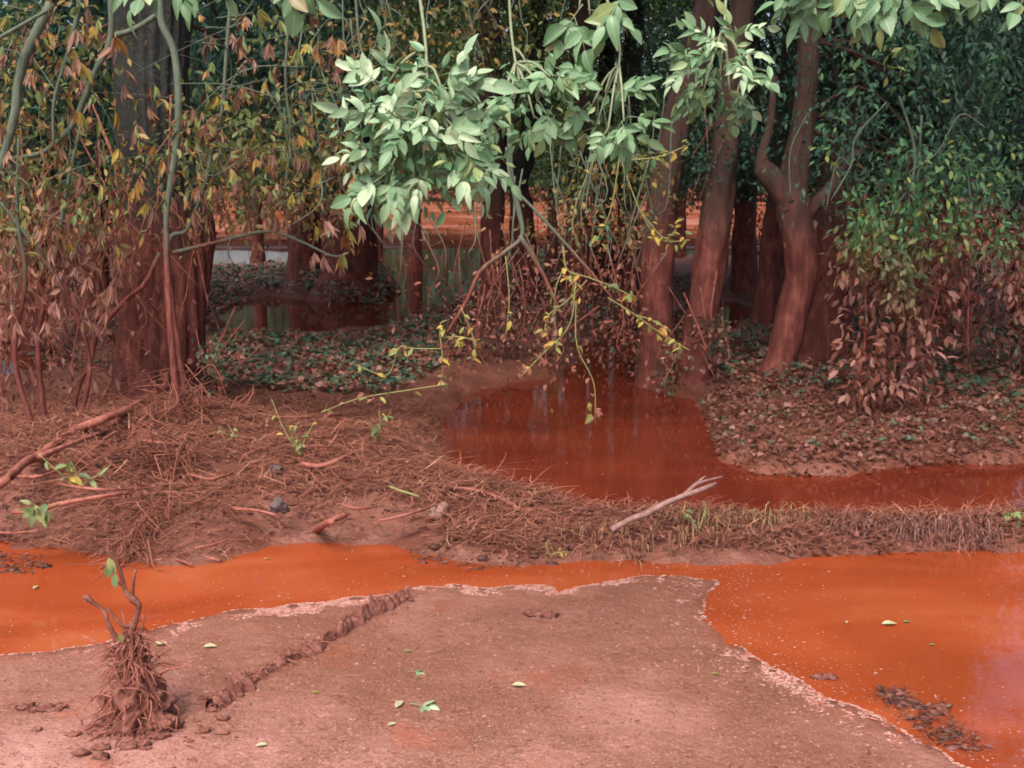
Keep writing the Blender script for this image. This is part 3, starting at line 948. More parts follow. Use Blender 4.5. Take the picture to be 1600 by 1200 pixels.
def ash_branch(label, path, Y, sites, n, size, seed, spread=1.0, down=0.35, group='ash branches hanging over the water', pale=0.0, extra=0):
    """path: pixel polyline of the bearing twig from above; sites: pixel points on side shoots where leaves spring"""
    r = np.random.default_rng(seed)
    P = np.array([at(a, b, Y + (c if len(z_) > 2 else 0)) for z_ in path for a, b, c in [(z_[0], z_[1], z_[2] if len(z_) > 2 else 0)]])
    Q = catmull(P, 6)
    t = thing('ash_branch', Q[0], label, 'branch', group)
    mb = MB(); tube(mb, Q, np.linspace(0.006, 0.003, len(Q)), 6, 0.1, seed)
    mb.obj('twig', MB_ASH, t)
    mbs = MB()
    S = [at(a, b, Y + r.uniform(-0.10, 0.06)) for a, b in sites]
    cen = np.mean(S, 0)
    for s in S:
        k = int(np.argmin(np.linalg.norm(Q - s, axis=1)))
        k = max(0, k - 3)
        if np.linalg.norm(Q[k] - s) > 0.02:
            w = catmull(np.array([Q[k], (Q[k] + s) / 2 + [0, 0, 0.02], s]), 4)
            tube(mbs, w, np.linspace(0.005, 0.003, len(w)), 5)
    if mbs.n:
        mbs.obj('side_shoots', MB_ASH, t)
    for i in range(n):
        s = S[i % len(S)]
        out = (s - cen) * 3.5 / max(np.linalg.norm(S - cen, axis=1).max(), 0.05) * 0.3
        a = r.uniform(0, 2 * math.pi)
        D = out + spread * np.array([math.cos(a), -0.45 + 0.55 * math.sin(a), r.uniform(-0.8, 0.8)]) + np.array([0, 0, -down])
        N = np.array([0, -1.0, 0.6]) + r.normal(0, 0.3, 3)
        compound_leaf(t, s + r.normal(0, 0.012, 3), D, N, size * r.uniform(0.8, 1.15), r, pale=(r.random() < pale and np.linalg.norm(s - cen) < 0.2))
    if extra:
        mbx = MB()
        C = np.array(S) + np.array([0, 0.05, 0])
        clumps(mbx, C, np.full((len(C), 3), 0.075), extra, size * 0.42, r, proto=LEAF6, width=0.48, droop=0.5)
        tag(mbx.obj('rear_leaflets', ML_ASHX, t), kind='stuff')
    return t


ash_branch('largest and brightest pale green ash bough hanging over the back pond', [(600, -260, 0.3), (640, -90, 0.2), (662, 40, 0.1), (668, 130), (672, 190)], 2.75,
           [(600, 180), (585, 230), (635, 150), (645, 205), (690, 180), (655, 250), (715, 235), (610, 265), (600, 140), (740, 240), (690, 140), (665, 180), (600, 290), (660, 280)], 42, 0.108, 11, down=0.45, pale=0.9, extra=46)
ash_branch('mid green ash bough just right of the brightest one, above forked trunk', [(760, -220, 0.4), (790, -60, 0.2), (800, 60, 0.1), (812, 130)], 3.25,
           [(800, 150), (830, 120), (850, 150), (780, 185), (835, 185), (860, 120)], 18, 0.102, 12, extra=12)
ash_branch('loose ash bough with separate leaflets left of the pool-edge trunk', [(925, -200, 0.4), (945, -20, 0.2), (968, 70, 0.1), (962, 130)], 3.2,
           [(925, 165), (945, 145), (965, 155), (950, 205), (975, 190), (930, 205)], 17, 0.102, 13, extra=6)
ash_branch('compact round ash spray crossing the tops of leaning trunks', [(1120, -240, 0.3), (1135, -80, 0.2), (1133, 20, 0.1), (1128, 85)], 2.9,
           [(1090, 105), (1120, 75), (1150, 80), (1125, 120), (1100, 140), (1165, 110), (1140, 145)], 28, 0.088, 14, down=0.25, pale=0.4, extra=14)
ash_branch('small two-leaf ash tip dangling near top centre', [(930, -220, 0.3), (915, -90, 0.1), (912, -10)], 3.3, [(905, 15), (922, 25)], 3, 0.15, 15, down=0.9)
ash_branch('ash foliage cut by the top edge, above the curved trunk', [(1330, -300, 0.3), (1345, -160, 0.2), (1350, -60)], 3.0,
           [(1270, -20), (1330, -25), (1390, -15), (1425, -10), (1360, -40), (1290, -45)], 20, 0.115, 16, down=0.6)
ash_branch('ash leaves in the top right corner', [(1650, -240, 0.2), (1620, -120), (1600, -50)], 2.8, [(1590, -25), (1610, -10)], 6, 0.115, 17, down=0.5)
ash_branch('ash leaf tips poking in at the top left', [(380, -280, 0.2), (350, -160), (340, -70)], 2.9, [(265, -50), (320, -60), (380, -55), (440, -60)], 10, 0.115, 18, down=0.8)
ash_branch('single ash leaf tip entering at the right edge', [(1760, 120, 0.1), (1690, 200), (1650, 245)], 2.6, [(1640, 250)], 1, 0.16, 19, down=0.2)
ash_branch('pair of ash leaflets at the top edge right of the dangling tip', [(1000, -220, 0.2), (995, -90), (990, -30)], 3.3, [(988, -12)], 2, 0.18, 20, down=0.5)

# ------------------------------------------------------------------ wilted shrubs on the left
def palmate_mesh(seed, mat):
    r = np.random.default_rng(seed)
    mb = MB()
    k = int(r.integers(4, 7))
    a = np.linspace(-1.3, 1.3, k) + r.normal(0, 0.15, k)
    D = np.column_stack([0.75 * np.sin(a), 0.4 * np.cos(a) + 0.1, -1.5 - 0.8 * r.random(k)])
    P = np.zeros((k, 3)); P[:, 1] = 0.25
    L = r.uniform(0.55, 1.0, k)
    leaves(mb, P, D, np.column_stack([r.normal(0, 0.4, k), np.full(k, 1.0), r.uniform(0.1, 0.8, k)]), L, L * r.uniform(0.18, 0.34, k), r.random(k), LEAF6)
    tube(mb, np.array([[0, 0, 0.02], [0, 0.15, 0.03], [0, 0.25, 0.0]]), 0.02, 4, rnd=0.9)
    return mb.mesh('leaf', mat, True)


PALM = [palmate_mesh(300 + i, ML_WILTO) for i in range(6)]


def stem(parent, pts, Y, mat, name='stem', n=7, wob=0.01, seed=0):
    r = np.random.default_rng(seed + 900)
    P, R = px_path(pts, Y, wob, r)
    Q, RR = interp_path(P, R, 6)
    mb = MB(); tube(mb, Q, RR, n, 0.18, seed)
    mb.obj(name, mat, parent)
    return Q


def random_twigs(mb, n, box, Y0, Y1, r, length=(0.25, 0.7), rad=0.0042, up=0.2):
    pts = []
    for _ in range(n):
        p = at(r.uniform(box[0], box[1]), r.uniform(box[2], box[3]), r.uniform(Y0, Y1))
        d = norm(np.array([r.normal(), r.normal() * 0.6, r.normal() * 0.9 + up]))
        L = r.uniform(*length)
        m = p + d * L * 0.5 + r.normal(0, 0.06, 3)
        e = p + d * L + np.array([0, 0, -0.18 * L]) + r.normal(0, 0.08, 3)
        Q = catmull(np.array([p, m, e]), 4)
        a = rad * r.uniform(0.6, 1.5)
        tube(mb, Q, np.linspace(a, a * 0.35, len(Q)), 5)
        pts.append(Q)
    return pts


def wilted_shrub(label, stems, Yr, twig_box, ntw, leaf_boxes, nleaf, mass, seed, foot):
    r = np.random.default_rng(seed)
    t = thing('wilted_shrub', foot, label, 'shrub', 'wilted shrubs on the left bank')
    tips = []
    for i, (pts, Y, mat) in enumerate(stems):
        tips.append(stem(t, [(a, b, c * 0.72) for a, b, c in pts], Y, mat, seed=seed + i))
    mb = MB()
    Qs = random_twigs(mb, ntw, twig_box, Yr[0], Yr[1], r)
    tag(mb.obj('twigs', MB_GREY, t), kind='stuff')
    i = 0
    for (x0, x1, y0, y1, w) in leaf_boxes:
        for _ in range(int(nleaf * w)):
            p = at(r.uniform(x0, x1), r.uniform(y0, y1), r.uniform(*Yr))
            place('leaf', PALM[int(r.integers(6))], t, p, (r.normal(), r.normal() - 0.4, r.normal() * 0.25), (r.normal() * 0.25, r.normal() * 0.25, 1), float(r.uniform(0.075, 0.15)))
    mf = MB()
    for (x0, x1, y0, y1, nc, nl, size) in mass:
        C = np.array([at(r.uniform(x0, x1), r.uniform(y0, y1), yy) for yy in r.uniform(Yr[0], Yr[1], nc)])
        clumps(mf, C, np.full((nc, 3), 0.22) * r.uniform(0.6, 1.3, (nc, 1)), nl, size, r, proto=LEAF6, tone=r.random(nc), width=0.5, droop=0.8)
    mf.obj('foliage', ML_OLIVE, t, False)
    return t


g1, g2 = on_ground(90, 700), on_ground(400, 640)
wilted_shrub('wilted brown-leaved shrub with arching grey stems at the left edge',
             [([(172, -40, 7), (168, 60, 7), (150, 112, 6), (130, 160, 6), (118, 195, 6), (62, 235, 5), (0, 250, 5)], 6.1, MB_GREY),
              ([(80, 5, 10), (48, 85, 10), (30, 135, 9), (24, 180, 9), (0, 262, 9), (-40, 420, 9), (-60, 640, 9)], 5.7, MB_GREY),
              ([(130, -30, 5), (120, 40, 5), (104, 78, 4), (80, 160, 4), (84, 230, 3)], 6.0, MB_GREY),
              ([(-20, 70, 5), (35, 40, 4), (78, 14, 4)], 5.6, MB_GREY),
              ([(128, 190, 4), (105, 290, 4), (90, 400, 5), (60, 520, 6), (70, 640, 7), (90, 705, 7)], 6.3, MB_GREY),
              ([(-20, 290, 3), (60, 390, 4), (110, 470, 4), (140, 560, 5), (120, 650, 6), (95, 705, 6)], 6.2, MB_GREY),
              ([(30, 210, 3), (26, 330, 4), (40, 430, 5), (20, 560, 6), (60, 690, 6)], 5.9, MB_GREY)],
             (5.6, 7.0), (-60, 150, -20, 560), 48, [(-30, 185, 10, 330, 0.55), (-30, 180, 330, 520, 0.45)], 270,
             [(-40, 180, -20, 330, 50, 28, 0.055), (-40, 170, 330, 560, 24, 20, 0.055)], 41, g1)
wilted_shrub('wilted olive and rust shrub in front of the massive trunk',
             [([(252, -40, 8), (258, 30, 8), (275, 85, 8), (280, 160, 8), (274, 230, 8), (266, 300, 7), (258, 350, 6), (262, 480, 7), (280, 620, 8), (300, 690, 8)], 6.0, MB_GREY),
              ([(362, -20, 4), (356, 80, 4), (345, 170, 4), (330, 220, 4), (326, 285, 4), (290, 350, 4), (262, 400, 5), (300, 690, 6)], 6.3, MB_GREY),
              ([(455, -10, 3), (448, 120, 3), (452, 220, 3), (440, 330, 3)], 6.2, MB_GREY),
              ([(180, 55, 6), (210, 42, 6), (250, 20, 5)], 6.1, MB_GREY),
              ([(555, -20, 3), (562, 60, 3), (575, 110, 3)], 6.4, MB_GREY),
              ([(250, 395, 5), (225, 440, 5), (198, 463, 5), (150, 518, 6), (143, 565, 6), (121, 610, 6), (110, 690, 7)], 6.4, MB_GREY),
              ([(545, 395, 3), (520, 405, 3), (470, 375, 3), (420, 360, 4), (340, 372, 4), (270, 395, 5)], 6.3, MB_GREY)],
             (5.8, 7.0), (310, 540, -20, 340), 46, [(310, 540, 10, 230, 0.26), (170, 320, 120, 330, 0.13), (310, 560, 230, 345, 0.34), (480, 560, 345, 410, 0.05)], 290,
             [(310, 520, -20, 200, 9, 22, 0.05), (300, 560, 190, 335, 52, 30, 0.055), (170, 310, 230, 330, 7, 22, 0.05)], 42, g2)


# ------------------------------------------------------------------ yellowing branches hanging in the middle
YLEAF = [leaflet_mesh('leaf', ML_YEL, 0.5, 4, 0.3), leaflet_mesh('leaf', ML_YEL, 0.4, 4, 0.1, 0.15)]
GLEAF = [leaflet_mesh('leaf', ML_GREEN, 0.55, 4, 0.25), leaflet_mesh('leaf', ML_GREEN, 0.45, 4, 0.1, 0.12)]


ML_FRESH = mat_leaf('fresh_leaf', [(0, (0.10, 0.17, 0.07)), (0.6, (0.18, 0.26, 0.10)), (1, (0.32, 0.33, 0.12))], mud=False, trans=0.3, objrand=True)
FLEAF = [leaflet_mesh('leaf', ML_FRESH, 0.55, 4, 0.25), leaflet_mesh('leaf', ML_FRESH, 0.45, 4, 0.1, 0.12)]


def twig_leaves(t, Q, n, r, size, meshes, tip=0.6, jit=0.05):
    for i in range(n):
        k = int(len(Q) * (1 - tip * r.random() ** 1.5)) - 1
        p = Q[max(0, k)] + r.normal(0, jit * 0.3, 3)
        D = np.array([r.normal(), r.normal() * 0.7 - 0.2, r.normal() * 0.6 - 0.6])
        place('leaf', meshes[int(r.integers(len(meshes)))], t, p, D, (r.normal() * 0.5, -0.5, 0.8), float(size * r.uniform(0.6, 1.2)))


def hanging_branch(label, stems, twigs, seed, size=0.056, group='yellowing branches drooping towards the middle pool'):
    r = np.random.default_rng(seed)
    P0 = at(stems[0][0][0][0], stems[0][0][0][1], stems[0][1])
    t = thing('drooping_branch', P0, label, 'branch', group)
    for i, (pts, Y, mat) in enumerate(stems):
        stem(t, [(a, b, c * 0.6) for a, b, c in pts], Y, mat, 'bough', seed=seed + i)
    for i, (pts, Y, ny, ng) in enumerate(twigs):
        Q = stem(t, [(a, b, c * 0.55) for a, b, c in pts], Y, MB_YEL, 'twig', 5, 0.012, seed + 30 + i)
        twig_leaves(t, Q, int(ny * 1.0), r, size, YLEAF, 0.8)
        twig_leaves(t, Q, ng, r, size * 0.9, GLEAF)
    return t


hanging_branch('mossy branch with a red-tipped fork reaching down left, yellow leaves near the tip',
               [([(796, 200, 7), (798, 280, 7), (812, 330, 7), (812, 368, 6), (790, 390, 6), (750, 422, 6), (727, 470, 5), (698, 521, 4)], 6.2, MB_GREY),
                ([(812, 368, 7), (838, 405, 6), (858, 450, 5), (880, 500, 4)], 6.2, MB_GREY)],
               [([(698, 500, 2.2), (684, 507, 2), (688, 560, 2), (690, 600, 1.6)], 6.0, 10, 8), ([(690, 528, 2.2), (720, 530, 2), (756, 537, 1.6)], 6.0, 9, 2),
                ([(690, 545, 2.2), (650, 540, 2), (625, 548, 2), (600, 588, 2), (556, 570, 1.6)], 6.0, 7, 0), ([(700, 600, 1.8), (640, 610, 1.8), (560, 628, 1.6), (500, 645, 1.5)], 5.9, 7, 8),
                ([(720, 480, 2), (740, 520, 2), (745, 560, 1.6)], 6.1, 9, 2), ([(790, 400, 2), (792, 470, 2), (790, 530, 1.6)], 6.1, 2, 1)], 71)
hanging_branch('thin branch with bright yellow twig ends before the pool-edge trunk',
               [([(792, 230, 5), (800, 283, 5), (832, 325, 4), (866, 365, 4), (915, 420, 4), (960, 470, 3)], 6.0, MB_GREY)],
               [([(880, 385, 2.4), (886, 426, 2.2), (918, 437, 2), (955, 452, 2), (990, 464, 1.6)], 5.9, 14, 3), ([(918, 437, 2.2), (889, 466, 2), (860, 496, 2), (850, 520, 1.6)], 5.9, 12, 6),
                ([(950, 465, 2.4), (991, 492, 2.2), (1031, 525, 2), (1078, 548, 1.6)], 5.9, 16, 1), ([(991, 492, 2), (1020, 498, 2), (1050, 520, 1.6)], 5.9, 10, 0),
                ([(900, 440, 2), (885, 510, 2), (840, 560, 2), (812, 590, 1.6)], 5.8, 7, 6), ([(900, 470, 2), (905, 540, 2), (925, 600, 1.8), (930, 660, 1.5)], 5.7, 5, 9),
                ([(880, 420, 2), (868, 470, 2), (870, 560, 1.6)], 6.0, 6, 8)], 72)
hanging_branch('sparse yellow twigs in front of the straight muddy trunk top',
               [([(940, 180, 4), (970, 230, 4), (1000, 260, 3)], 6.4, MB_GREY)],
               [([(985, 250, 2.4), (1034, 240, 2.2), (1079, 225, 1.6)], 6.3, 9, 4), ([(960, 220, 2.2), (1000, 330, 2), (1034, 379, 2), (1078, 375, 1.6)], 6.3, 10, 1),
                ([(1000, 330, 2), (1040, 370, 2), (1062, 352, 1.6)], 6.3, 8, 0), ([(970, 230, 2), (950, 330, 2), (930, 380, 1.6)], 6.3, 5, 10), ([(950, 200, 2), (900, 330, 2), (905, 390, 1.6)], 6.4, 4, 12)], 73)

# brown and olive leaf tangles hanging in the middle, behind the yellow twigs
def leaf_tangle(name, label, cat, boxes, Y, mat, seed, size, width=0.55, droop=0.6, ntw=20, twig_mat=None, foot=None, rad=0.2, group=None, upward=0.3):
    r = np.random.default_rng(seed)
    x0, x1, y0, y1 = boxes[0][:4]
    if foot is None:
        foot = at((x0 + x1) / 2, y0, Y)
    t = thing(name, foot, label, cat, group)
    mf, mt = MB(), MB()
    for (x0, x1, y0, y1, nc, nl) in boxes:
        C = np.array([at(r.uniform(x0, x1), r.uniform(y0, y1), yy) for yy in r.uniform(Y - 0.4, Y + 0.6, nc)])
        C[:, 2] = np.maximum(C[:, 2], 0.12)
        clumps(mf, C, np.full((nc, 3), rad) * r.uniform(0.6, 1.3, (nc, 1)), nl, size, r, proto=LEAF6, tone=r.random(nc), width=width, droop=droop)
        for c in C[:ntw]:
            Q = catmull(np.array([c + [r.normal(0, 0.15), 0.1, upward + r.random() * 0.4], c + r.normal(0, 0.06, 3) + [0, 0, upward * 0.5], c, c + r.normal(0, 0.1, 3) + [0, 0, -0.25]]), 4)
            tube(mt, Q, np.linspace(0.006, 0.0025, len(Q)), 5)
    mf.obj('foliage', mat, t, False)
    tag(mt.obj('twigs', twig_mat or MB_GREY, t), kind='stuff')
    return t


leaf_tangle('hanging_tangle', 'olive and brown leaf tangle hanging below the loose ash bough', 'foliage', [(860, 1020, 250, 330, 14, 34), (880, 1030, 320, 430, 12, 26)], 7.6, ML_OLIVE, 81, 0.055, rad=0.17)
leaf_tangle('hanging_tangle', 'rusty mixed leaf tangle hanging at top centre between ash boughs', 'foliage', [(560, 900, -20, 110, 26, 24), (470, 560, 60, 330, 16, 24)], 7.0, ML_OLIVE, 82, 0.055, rad=0.22)
leaf_tangle('hanging_tangle', 'pinkish mud-coated leaf curtain drooping at the left edge', 'foliage', [(-40, 190, 320, 480, 34, 20), (-40, 170, 470, 600, 14, 16)], 6.7, ML_WILT, 90, 0.075, rad=0.18, ntw=34, twig_mat=M_MUDWOOD, width=0.36, droop=1.3)
leaf_tangle('hanging_tangle', 'muddy twigs and limp leaves hanging before the massive trunk', 'foliage', [(180, 330, 300, 380, 10, 14), (190, 320, 380, 560, 6, 6)], 6.8, ML_WILT, 97, 0.06, rad=0.16, ntw=14, twig_mat=M_MUDWOOD, width=0.36, droop=1.3)
leaf_tangle('muddy_brush', 'dark muddy brush heap behind the yellowing twigs', 'brush', [(720, 1000, 440, 560, 44, 46), (1000, 1060, 500, 580, 8, 30)], 9.4, ML_IVYMUD, 83, 0.05, rad=0.24, foot=on_ground(870, 560), twig_mat=M_MUDWOOD)

for lab, boxes, Y, sd in (
        ('muddy bush closing the view left of the massive trunk', [(-80, 190, 300, 470, 60, 44)], 15.0, 84),
        ('red-brown bush between the thin pair and the broad trunk, far back', [(1130, 1420, 320, 440, 46, 44)], 17.0, 85),
        ('muddy bush behind the right thicket', [(1380, 1720, 300, 480, 70, 44)], 14.0, 86),
        ('muddy bush between the half-hidden brown trunk and the pool-edge trunk', [(880, 1010, 330, 450, 34, 40), (780, 900, 370, 450, 14, 36), (880, 1000, 270, 330, 12, 30)], 16.2, 88)):
    leaf_tangle('muddy_bush', lab, 'bush', boxes, Y, ML_IVYMUD, sd, 0.08, rad=0.36, foot=on_ground((boxes[0][0] + boxes[0][1]) / 2, boxes[0][3]), twig_mat=M_MUDWOOD)
leaf_tangle('drooping_twigs', 'thin brown drooping twigs with small leaves before the back pond', 'twigs', [(600, 800, 330, 470, 20, 5), (800, 1000, 330, 560, 30, 14), (700, 1000, 480, 590, 22, 12)], 6.9, ML_OLIVE, 89, 0.045, rad=0.16, ntw=11, upward=0.3)

# ------------------------------------------------------------------ right thicket
gR = on_ground(1430, 690)
r = np.random.default_rng(91)
t = thing('hanging_thicket', gR, 'green thicket with mud-coated red lower leaves and pale hanging stems', 'thicket')
for i, pts in enumerate([[(1405, 150, 4), (1425, 230, 5), (1420, 290, 5), (1400, 340, 5), (1385, 400, 4), (1375, 450, 3)],
                         [(1440, 180, 4), (1432, 260, 4), (1430, 330, 4), (1432, 420, 3), (1425, 500, 3)],
                         [(1385, 160, 3), (1340, 210, 4), (1330, 260, 4), (1300, 310, 3)], [(1420, 270, 3), (1460, 240, 3), (1500, 180, 3), (1540, 200, 3)],
                         [(1330, 260, 3), (1305, 240, 3), (1290, 330, 2)], [(1425, 300, 3), (1450, 350, 3), (1460, 430, 3), (1450, 520, 3)],
                         [(1510, 250, 3), (1515, 350, 3), (1505, 450, 3), (1512, 560, 3)], [(1330, 330, 3), (1345, 420, 3), (1350, 520, 3), (1340, 640, 4)],
                         [(1260, 180, 2), (1240, 230, 2), (1235, 310, 2)]]):
    stem(t, [(a, b, c * 0.5) for a, b, c in pts], 7.0, MB_GREY, 'stem', 6, 0.02, 95 + i)
mf, mg, mr = MB(), MB(), MB()


def tm(mb, boxes, Ya, Yb, size, nl, rad, width=0.5, droop=0.8):
    for (x0, x1, y0, y1, nc) in boxes:
        C = np.array([at(r.uniform(x0, x1), r.uniform(y0, y1), yy) for yy in r.uniform(Ya, Yb, nc)])
        C[:, 2] = np.maximum(C[:, 2], 0.1)
        clumps(mb, C, np.full((nc, 3), rad) * np.array([0.8, 0.8, 1.2]) * r.uniform(0.6, 1.3, (nc, 1)), nl, size, r, proto=LEAF6, tone=r.random(nc), width=width, droop=droop)


tm(mf, [(1220, 1600, 30, 300, 70), (1330, 1420, 280, 340, 8), (1500, 1640, 250, 330, 14)], 7.0, 8.4, 0.06, 30, 0.24)
mf.obj('foliage', ML_BLUE, t, False)
tm(mg, [(1390, 1440, 240, 470, 34), (1330, 1385, 290, 400, 14), (1540, 1600, 270, 400, 12), (1440, 1510, 250, 380, 14), (1330, 1360, 540, 620, 4), (1250, 1600, 60, 260, 18)], 6.6, 7.0, 0.06, 18, 0.13)
mg.obj('green_foliage', ML_GREEN, t, False)
tm(mr, [(1325, 1450, 380, 560, 44), (1330, 1440, 540, 630, 16), (1450, 1520, 340, 500, 12), (1565, 1640, 360, 460, 12)], 6.9, 7.6, 0.08, 24, 0.17, droop=1.1)
mr.obj('muddy_foliage', ML_WILT, t, False)
leaf_tangle('dark_thicket', 'dark muddy tangle in the shadow under the right thicket', 'thicket', [(1430, 1660, 330, 640, 70, 42), (1330, 1450, 300, 420, 16, 40)], 8.6, ML_IVYMUD, 92, 0.06, rad=0.27, foot=on_ground(1540, 640), twig_mat=M_MUDWOOD)
# ivy on the trunks
for lab, boxes, Y, mat, sd in (
        ('blue-green ivy wrapped round the upper leaning red trunk', [(1085, 1175, 180, 265, 16, 40)], 8.5, ML_BLUE, 93),
        ('muddy ivy at the foot of the leaning red trunk', [(1085, 1120, 500, 610, 12, 34)], 8.4, ML_IVYMUD, 94),
        ('dark ivy at the foot of the straight pool-edge trunk', [(1030, 1065, 540, 610, 8, 30)], 8.6, ML_IVY, 95),
        ('ivy clump at the right foot of the massive trunk', [(315, 345, 540, 625, 8, 32)], 7.2, ML_IVY, 96)):
    leaf_tangle('ivy', lab, 'ivy', boxes, Y, mat, sd, 0.045, width=0.8, rad=0.11, ntw=6, twig_mat=M_MUDWOOD, foot=at((boxes[0][0] + boxes[0][1]) / 2, boxes[0][3], Y), upward=0.1)

# ------------------------------------------------------------------ ground cover
def ground_leaves(name, label, polys, mat, seed, size=(0.035, 0.06), height=0.12, cat=None, proto=IVY, width=0.9, flat=0.5):
    r = np.random.default_rng(seed)
    mb = MB()
    for poly, n in polys:
        Q = sample_poly(poly_g(poly), n, r)
        lump = np.clip(0.5 + 0.9 * fbm(Q[:, 0] * 2.6, Q[:, 1] * 2.6, seed=seed), 0.05, 1.2)
        z = np.maximum(ground_h(Q), 0.0) + height * lump * r.random(n) ** 0.6
        P = np.column_stack([Q, z])
        L = r.uniform(size[0], size[1], n)
        D = np.column_stack([r.normal(0, 1, n), r.normal(0, 1, n) - 0.3, r.normal(0, 0.35, n) - 0.15])
        N = rvec(n, r) * flat + np.array([0, -0.25, 1])
        leaves(mb, P, D, N, L, L * width, np.clip(r.random(n) * 0.6 + 0.4 * lump * r.random(n), 0, 1), proto)
    o = mb.obj(name, mat, None, False)
    return tag(o, label, cat, kind='stuff')


ground_leaves('ivy_carpet', 'dark ivy carpet between the massive trunk and the back pond',
              [([(325, 560), (360, 541), (450, 543), (570, 538), (670, 515), (740, 520), (710, 590), (620, 634), (480, 640), (340, 620)], 7500)], ML_IVY, 201, height=0.12, cat='ivy')
ground_leaves('ivy_carpet', 'ivy mound round the wide black trunk', [([(470, 462), (500, 430), (590, 430), (625, 455), (600, 475), (520, 480)], 3500)], ML_IVY, 202, height=0.45, size=(0.05, 0.08), cat='ivy')
ground_leaves('ivy_carpet', 'dark ivy bank between the two arms of the back pond', [([(300, 424), (480, 428), (600, 434), (600, 462), (520, 470), (400, 460), (320, 500), (240, 470)], 6500)], ML_IVY, 208, height=0.14, size=(0.05, 0.085), cat='ivy')
ground_leaves('ivy_carpet', 'low ivy on the strip behind the brush heap', [([(640, 500), (720, 470), (1000, 440), (1160, 440), (1160, 462), (1000, 485), (900, 560), (720, 600)], 6500),
              ([(0, 540), (110, 535), (200, 480), (330, 470), (330, 540), (200, 600), (115, 600)], 3000)], ML_IVYMUD, 203, height=0.16, cat='ivy')
ground_leaves('ivy_carpet', 'muddy ivy round the feet of the right-hand trunks', [([(1110, 560), (1180, 505), (1330, 480), (1480, 520), (1440, 640), (1250, 640), (1120, 620)], 6500)], ML_IVY, 204, height=0.2, cat='ivy')
ground_leaves('ivy_carpet', 'dark ivy spreading under the right thicket', [([(1440, 560), (1700, 520), (1750, 640), (1600, 690), (1420, 660)], 5500)], ML_IVY, 205, height=0.22, cat='ivy')
ground_leaves('leaf_litter', 'muddy leaf litter on the right bank above the pool', [([(1095, 640), (1300, 620), (1620, 660), (1640, 722), (1450, 732), (1300, 748), (1180, 742), (1118, 715)], 4200)],
              M_LITTER, 206, height=0.06, size=(0.015, 0.055), cat='litter', width=0.6)
ground_leaves('ivy_carpet', 'mud-splashed creeping ivy on the right bank', [([(1095, 630), (1300, 600), (1620, 640), (1640, 715), (1450, 725), (1300, 738), (1180, 734), (1118, 705)], 5200)], ML_IVYMUD, 211, height=0.12, size=(0.02, 0.05), cat='ivy')
ground_leaves('leaf_litter', 'muddy leaf scraps caught along the low ridge', [([(690, 770), (900, 802), (1280, 812), (1650, 800), (1650, 856), (1250, 874), (1000, 878), (690, 868)], 2600)], M_LITTER, 209, height=0.03, size=(0.02, 0.045), cat='litter', width=0.5)
ground_leaves('leaf_litter', 'muddy leaf litter strewn over the left debris bank', [([(0, 620), (330, 630), (680, 640), (690, 740), (640, 840), (430, 845), (240, 870), (0, 845)], 4200)],
              M_LITTER, 207, height=0.04, size=(0.02, 0.05), cat='litter', width=0.5)


def straw(mb, poly, n, r, length=(0.04, 0.2), width=0.0035, lift=0.03, along=0.7, tilt=0.22, thr=-0.35):
    Q = sample_poly(poly_g(poly), n, r)
    z = np.maximum(ground_h(Q), 0) + r.random(n) ** 2 * lift + 0.003
    a = r.normal(0, along, n) + np.where(r.random(n) < 0.5, 0, math.pi)
    D = np.column_stack([np.cos(a), np.sin(a), r.normal(0, tilt, n)])
    keep = fbm(Q[:, 0] * 3.1, Q[:, 1] * 3.1, seed=77) + 0.35 * r.normal(size=n) > thr
    z = np.where(keep, z, -0.3)
    L = r.uniform(*length, n) * r.uniform(0.4, 1, n)
    # three-segment fibre with a bend
    side = norm(np.cross(D, [0, 0, 1])) * width * r.uniform(0.6, 1.6, (n, 1))
    b = r.normal(0, 0.22, (n, 1)) * L[:, None] * np.cross(D, [0, 0, 1]) + np.array([0, 0, 1]) * (L[:, None] * r.uniform(-0.02, 0.12, (n, 1)))
    P0 = np.column_stack([Q, z]); P1 = P0 + D * L[:, None] * 0.5 + b; P2 = P0 + D * L[:, None]
    up = np.array([0, 0, 1]) * width * 0.8
    V = np.stack([P0 - side, P0 + side, P1 - side + up, P1 + side + up, P2 - side * 0.3, P2 + side * 0.3], 1).reshape(-1, 3)
    o_ = (np.arange(n) * 6)[:, None]
    F_ = np.concatenate([o_ + [0, 1, 3, 2], o_ + [2, 3, 5, 4]])
    mb.add(V, F_, np.repeat(r.random(n), 6))


r = np.random.default_rng(210)
mb = MB()
straw(mb, [(-200, 640), (330, 650), (680, 650), (700, 745), (660, 850), (430, 848), (330, 878), (240, 880), (0, 850), (-200, 845)], 40000, r, (0.025, 0.14), 0.0019, 0.035, 0.9)
straw(mb, [(0, 690), (300, 680), (690, 740), (690, 780), (500, 830), (240, 860), (0, 820)], 3500, r, (0.1, 0.3), 0.003, 0.06)
tag(mb.obj('straw_debris', M_STRAW, None, False), 'matted mud-soaked straw and needles over the left bank', 'debris', kind='stuff')
mb = MB()
straw(mb, [(700, 755), (870, 785), (1000, 806), (1280, 812), (1600, 805), (1700, 800), (1700, 850), (1400, 860), (1200, 876), (1000, 870), (760, 878), (680, 860)], 17000, r, (0.03, 0.16), 0.0021, 0.05, 0.9, 0.3, 0.05)
straw(mb, [(640, 800), (760, 760), (900, 800), (900, 850), (760, 870), (650, 860)], 1200, r, (0.08, 0.3), 0.003, 0.05)
tag(mb.obj('straw_debris', M_STRAW, None, False), 'matted straw along the low ridge between the pools', 'debris', kind='stuff')
mb = MB()
